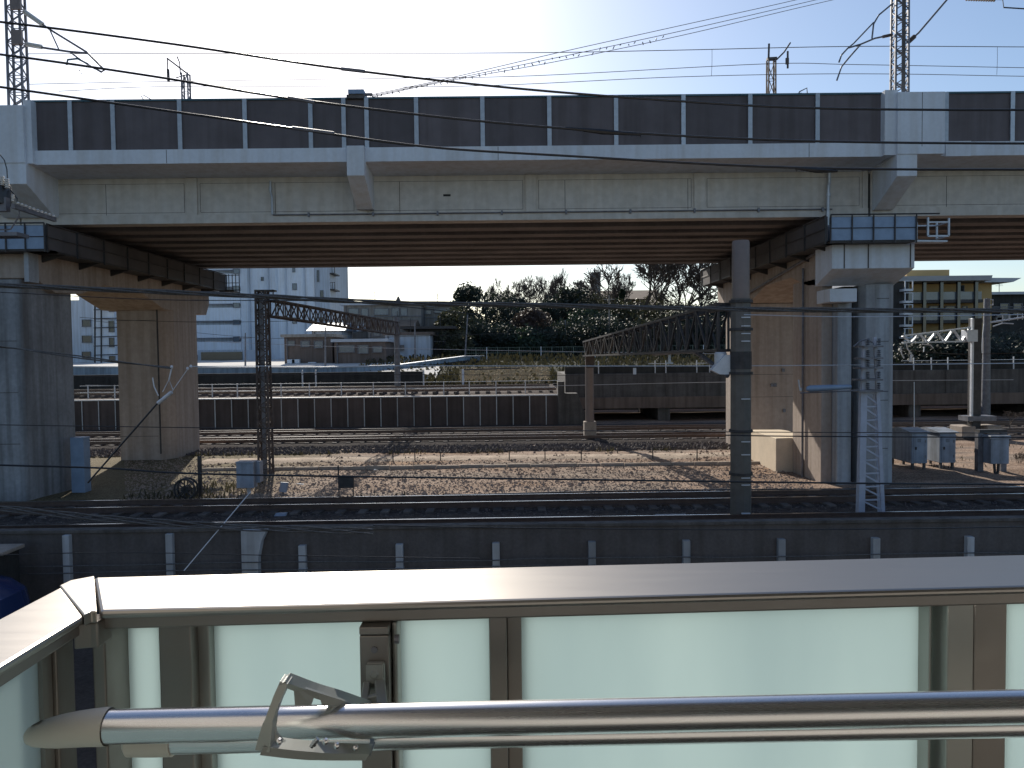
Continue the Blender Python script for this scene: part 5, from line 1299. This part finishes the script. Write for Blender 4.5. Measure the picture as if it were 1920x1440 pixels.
slab([(XI-.014,.688),(XI+.000,.6905),(XI+.006,.6905),(XI+.006,.715),(XI-.014,.715)], zb-.012, zr-.0105, 'corner_post_cap', 'alu', .0015)
def vbar(x0, x1, ya, yb, m='alu', nm='mullion', ref=None, par=br):
    ref = ref or ya; return shr(MB().box(FX(x0,ref), FX(x1,ref), ya, yb, 2.93, zb).build(nm, m, par, bevel=.0015))
vbar(172, 196, .712, .775, 'alu', 'corner_post'); vbar(196, 207, .735, .765, 'alug', 'edge_strip')
vbar(297, 358, .725, .775, 'alu'); vbar(359, 392, .742, .775, 'alug')
vbar(690, 745, .742, .778, 'alug')
vbar(917, 950, .725, .775, 'alu'); vbar(950, 978, .738, .775, 'alu')
vbar(1742, 1748, .735, .765, 'alug', 'edge_strip'); vbar(1748, 1776, .752, .775, 'dsteel'); vbar(1776, 1826, .720, .775, 'alug'); vbar(1826, 1888, .735, .775, 'alu')
for x_ in (2400, 3700): vbar(x_, x_+36, .725, .775, 'alu'); vbar(x_+36, x_+68, .742, .775, 'alug')
for x0, x1 in ((205,299),(391,692),(744,918),(977,1743),(1887,2400),(2468,3700),(3768,5100)):
    shr(MB().box(FX(x0,.757), FX(x1,.757), .755, .761, 2.99, zb+.004).build('glass_panel', 'frost', br))
shr(MB().box(FX(172,.74), 2.2, .72, .78, 2.93, 2.985).build('bottom_rail', 'alu', br, bevel=.002))
# side panel
MB().box(-.423, -.418, -1.1, .672, 2.99, zb+.004).build('glass_panel', 'frost', br)
MB().box(-.430, -.414, .672, .686, 2.93, zb).build('edge_strip', 'alug', br); MB().box(-.434, -.410, .687, .715, 2.93, zb).build('mullion', 'alu', br, bevel=.0015)
MB().box(XO+.012, XI-.03, -1.1, .66, 2.93, 2.985).build('side_bottom_rail', 'alu', br)
# own building: wall with the balcony opening behind the camera and the slab above it
ow = MB(); ow.box(-5, 9, -1.4, -1.15, -.6, 9.5); struct(ow.build('balcony_wall', 'ownwall'))
ow = MB(); ow.box(-.5, 3.4, -1.15, .82, H+1.15, H+1.33); struct(ow.build('balcony_ceiling', 'ownwall'))

# laundry pole bracket and poles
bk = thing('laundry_pole_bracket', 'grey hinged laundry pole bracket on the balcony post with an open loop holder', 'pole bracket', (PX(700,.68,1250),.68,H-.3))
yA = .688
x0, x1 = PX(674,yA,1200), PX(729,yA,1200)
MB().box(x0, x1, yA, .722, 2.95, PZ(1191,yA,700)-.0005).build('post_plate', 'alu', bk, bevel=.001)
MB().box(x0, x1, yA-.001, .722, PZ(1190,yA,700), zb-.0005).build('top_block', 'alu', bk, bevel=.001)
MB().box(x1+.001, PX(744,yA+.01,1200), .700, .726, 2.95, zb-.001).build('side_plate', 'alug', bk, bevel=.002)
MB().box(PX(688,yA,1200),PX(722,yA,1200),yA-.006,yA,PZ(1290,yA,700),PZ(1238,yA,700)).build('hinge_housing', 'alug', bk, bevel=.002)
b2 = MB(); pc = P(703,1262,yA-.006); b2.lathe(pc, [(.0045,0),(.0045,.003),(.003,.0045)], 6, (0,-1,0)); b2.box(pc.x-.0075,pc.x+.0075,yA-.009,yA-.006,pc.z-.0085,pc.z+.0085); b2.build('hinge_bolt', 'bracket', bk)
c = MB(); c.lathe(P(1108/3.69+440,1140+215/3.69,.69), [(.004,0),(.004,.004)], 10, (1,0,0)); c.lathe(P(702,1218,yA), [(.003,0),(.003,.0015)], 12, (0,-1,0)); c.build('screw', 'steel', bk)
# arm from hinge down to the holder
c = MB(); c.bar(P(712,1284,.680),P(718,1345,.640), .009,.012); c.bar(P(688,1288,.680),P(680,1345,.640), .006,.012); c.bar(P(690,1318,.66),P(712,1312,.66), .006, .012); c.build('arm', 'bracket', bk, bevel=.001)
# loop holder : closed outline with rounded inner hole, as extruded ring
def ringpts(ctrl, n=10): 
    return smooth(ctrl+[ctrl[0]], n)
hA, hB, hC, hD = P(537,1273,.560), P(497,1400,.548), P(692,1410,.600), P(690,1326,.645)
c = MB(); 
def ribbon(pts, wz, dy):      # flat bar bent along pts, wz wide in the picture plane, dy deep
    n_ = len(pts)
    for i in range(n_):
        d_ = (pts[min(i+1,n_-1)]-pts[max(i-1,0)]).normalized(); nn = d_.cross(Vector((0,1,0))).normalized()*(wz[i]/2)
        for sg, yy in ((-1,-dy/2),(1,-dy/2),(1,dy/2),(-1,dy/2)): c.v.append(pts[i]+nn*sg+Vector((0,yy,0)))
    k0 = len(c.v)-4*n_
    for i in range(n_-1):
        for j in range(4): a_ = k0+i*4; c.f.append((a_+j, a_+(j+1)%4, a_+4+(j+1)%4, a_+4+j))
    c.f.append((k0,k0+1,k0+2,k0+3)); e_ = k0+4*(n_-1); c.f.append((e_+3,e_+2,e_+1,e_))
ribbon(smooth([hA, P(521,1310,.555), P(507,1350,.550), hB], 6), [.0060-.0*i for i in range(6)]+[.0055]*6+[.0070+.0006*i for i in range(7)], .013)
ribbon(smooth([hA+Vector((-.0015,0,0)), P(590,1294,.592), P(640,1309,.615), hD], 4), [.0052]*13, .016)
ribbon(smooth([hB+Vector((0,0,.001)), P(560,1405,.560), P(620,1409,.575), hC], 4), [.0068]*7+[.0062]*6, .016)
ribbon(smooth([hC, P(700,1380,.625), hD], 4), [.0045]*9, .010)
c.build('loop_holder', 'bracket', bk, bevel=.002)
c = MB(); c.prism([P(550,1284,.567),P(553,1323,.572),P(583,1323,.580),P(588,1308,.582),P(597,1301,.584),P(604,1323,.588),P(672,1323,.612)], (0,.003,0)); c.build('gusset', 'bracket', bk)
c = MB(); c.prism([P(501,1398,.549),P(512,1345,.551),P(518,1375,.553),P(530,1390,.555),P(560,1400,.560)], (0,.003,0)); c.build('gusset', 'bracket', bk)
c = MB()
for x, y, Y in ((524,1388,.548),(590,1392,.556),(611,1388,.565),(632,1396,.57),(667,1400,.585)): c.lathe(P(x,y,Y), [(.0022,0),(.0022,.003),(.0008,.004)], 8, (0,-1,0))
c.tube([P(583,1400,.55),P(596,1385,.55)], .0018, 6); c.build('rivet', 'inox', bk, smooth=True)
# main pole
pa, pb = P(195,1362.5,.600), P(2300,1317,.600)
t = thing('laundry_pole', 'shiny stainless laundry pole with a cream end cap resting in the bracket', 'pole', pa)
MB().tube([pa, pa.lerp(pb,.3), pa.lerp(pb,.6), pb], .0131, 40).build('tube', 'inox', t, smooth=True)
c = MB(); ax = (pa-pb).normalized(); n = 28
prof = [(-.004,.0143,0),(0.0,.0146,0),(.012,.0143,-.0003),(.022,.0140,-.0008),(.034,.0134,-.0018),(.044,.0122,-.0028),(.053,.0102,-.0040),(.059,.0076,-.0048),(.0615,.004,-.0051),(.0625,.0005,-.0051)]
for (h, r, dz) in prof:
    for j in range(n):
        a = 2*math.pi*j/n; zz_ = math.sin(a)*r*(1.0 if math.sin(a) < 0 else (1-.25*max(0,h)/.0635))
        c.v.append(pa+ax*h+Vector((0, math.cos(a)*r, zz_+dz)))
for i in range(len(prof)-1):
    for j in range(n): c.f.append((i*n+j, i*n+(j+1)%n, (i+1)*n+(j+1)%n, (i+1)*n+j))
c.f.append(tuple(range((len(prof)-1)*n, len(prof)*n)))
ec = c.build('end_cap', 'plastic', t, smooth=True)
pc = pa+ax*.052+Vector((0,-.001,.0043)); c = MB(); k = []
for j in range(14):
    a = 2*math.pi*j/14; c.v.append(pc+ax*math.cos(a)*.0048+Vector((0, math.sin(a)*.0030, -.47*math.cos(a)*.0048+.0004)))
c.f.append(tuple(range(14))); c.build('cap_hole', 'dsteel', ec)
pa2, pb2 = P(250,1391,.632), P(2300,1350,.632)
t = thing('second_laundry_pole', 'thinner second laundry pole mostly hidden behind the shiny one', 'pole', pa2)
MB().tube([pa2, pb2], .0105, 28).build('tube', 'inox', t, smooth=True)
e0, e1 = P(236,1391,.632), P(326,1389.5,.632)
MB().tube([e0, e0.lerp(e1,.08), e0.lerp(e1,.5), e1], [.008,.0118,.0122,.0122], 24).build('end_cap', 'plastic', t, smooth=True)
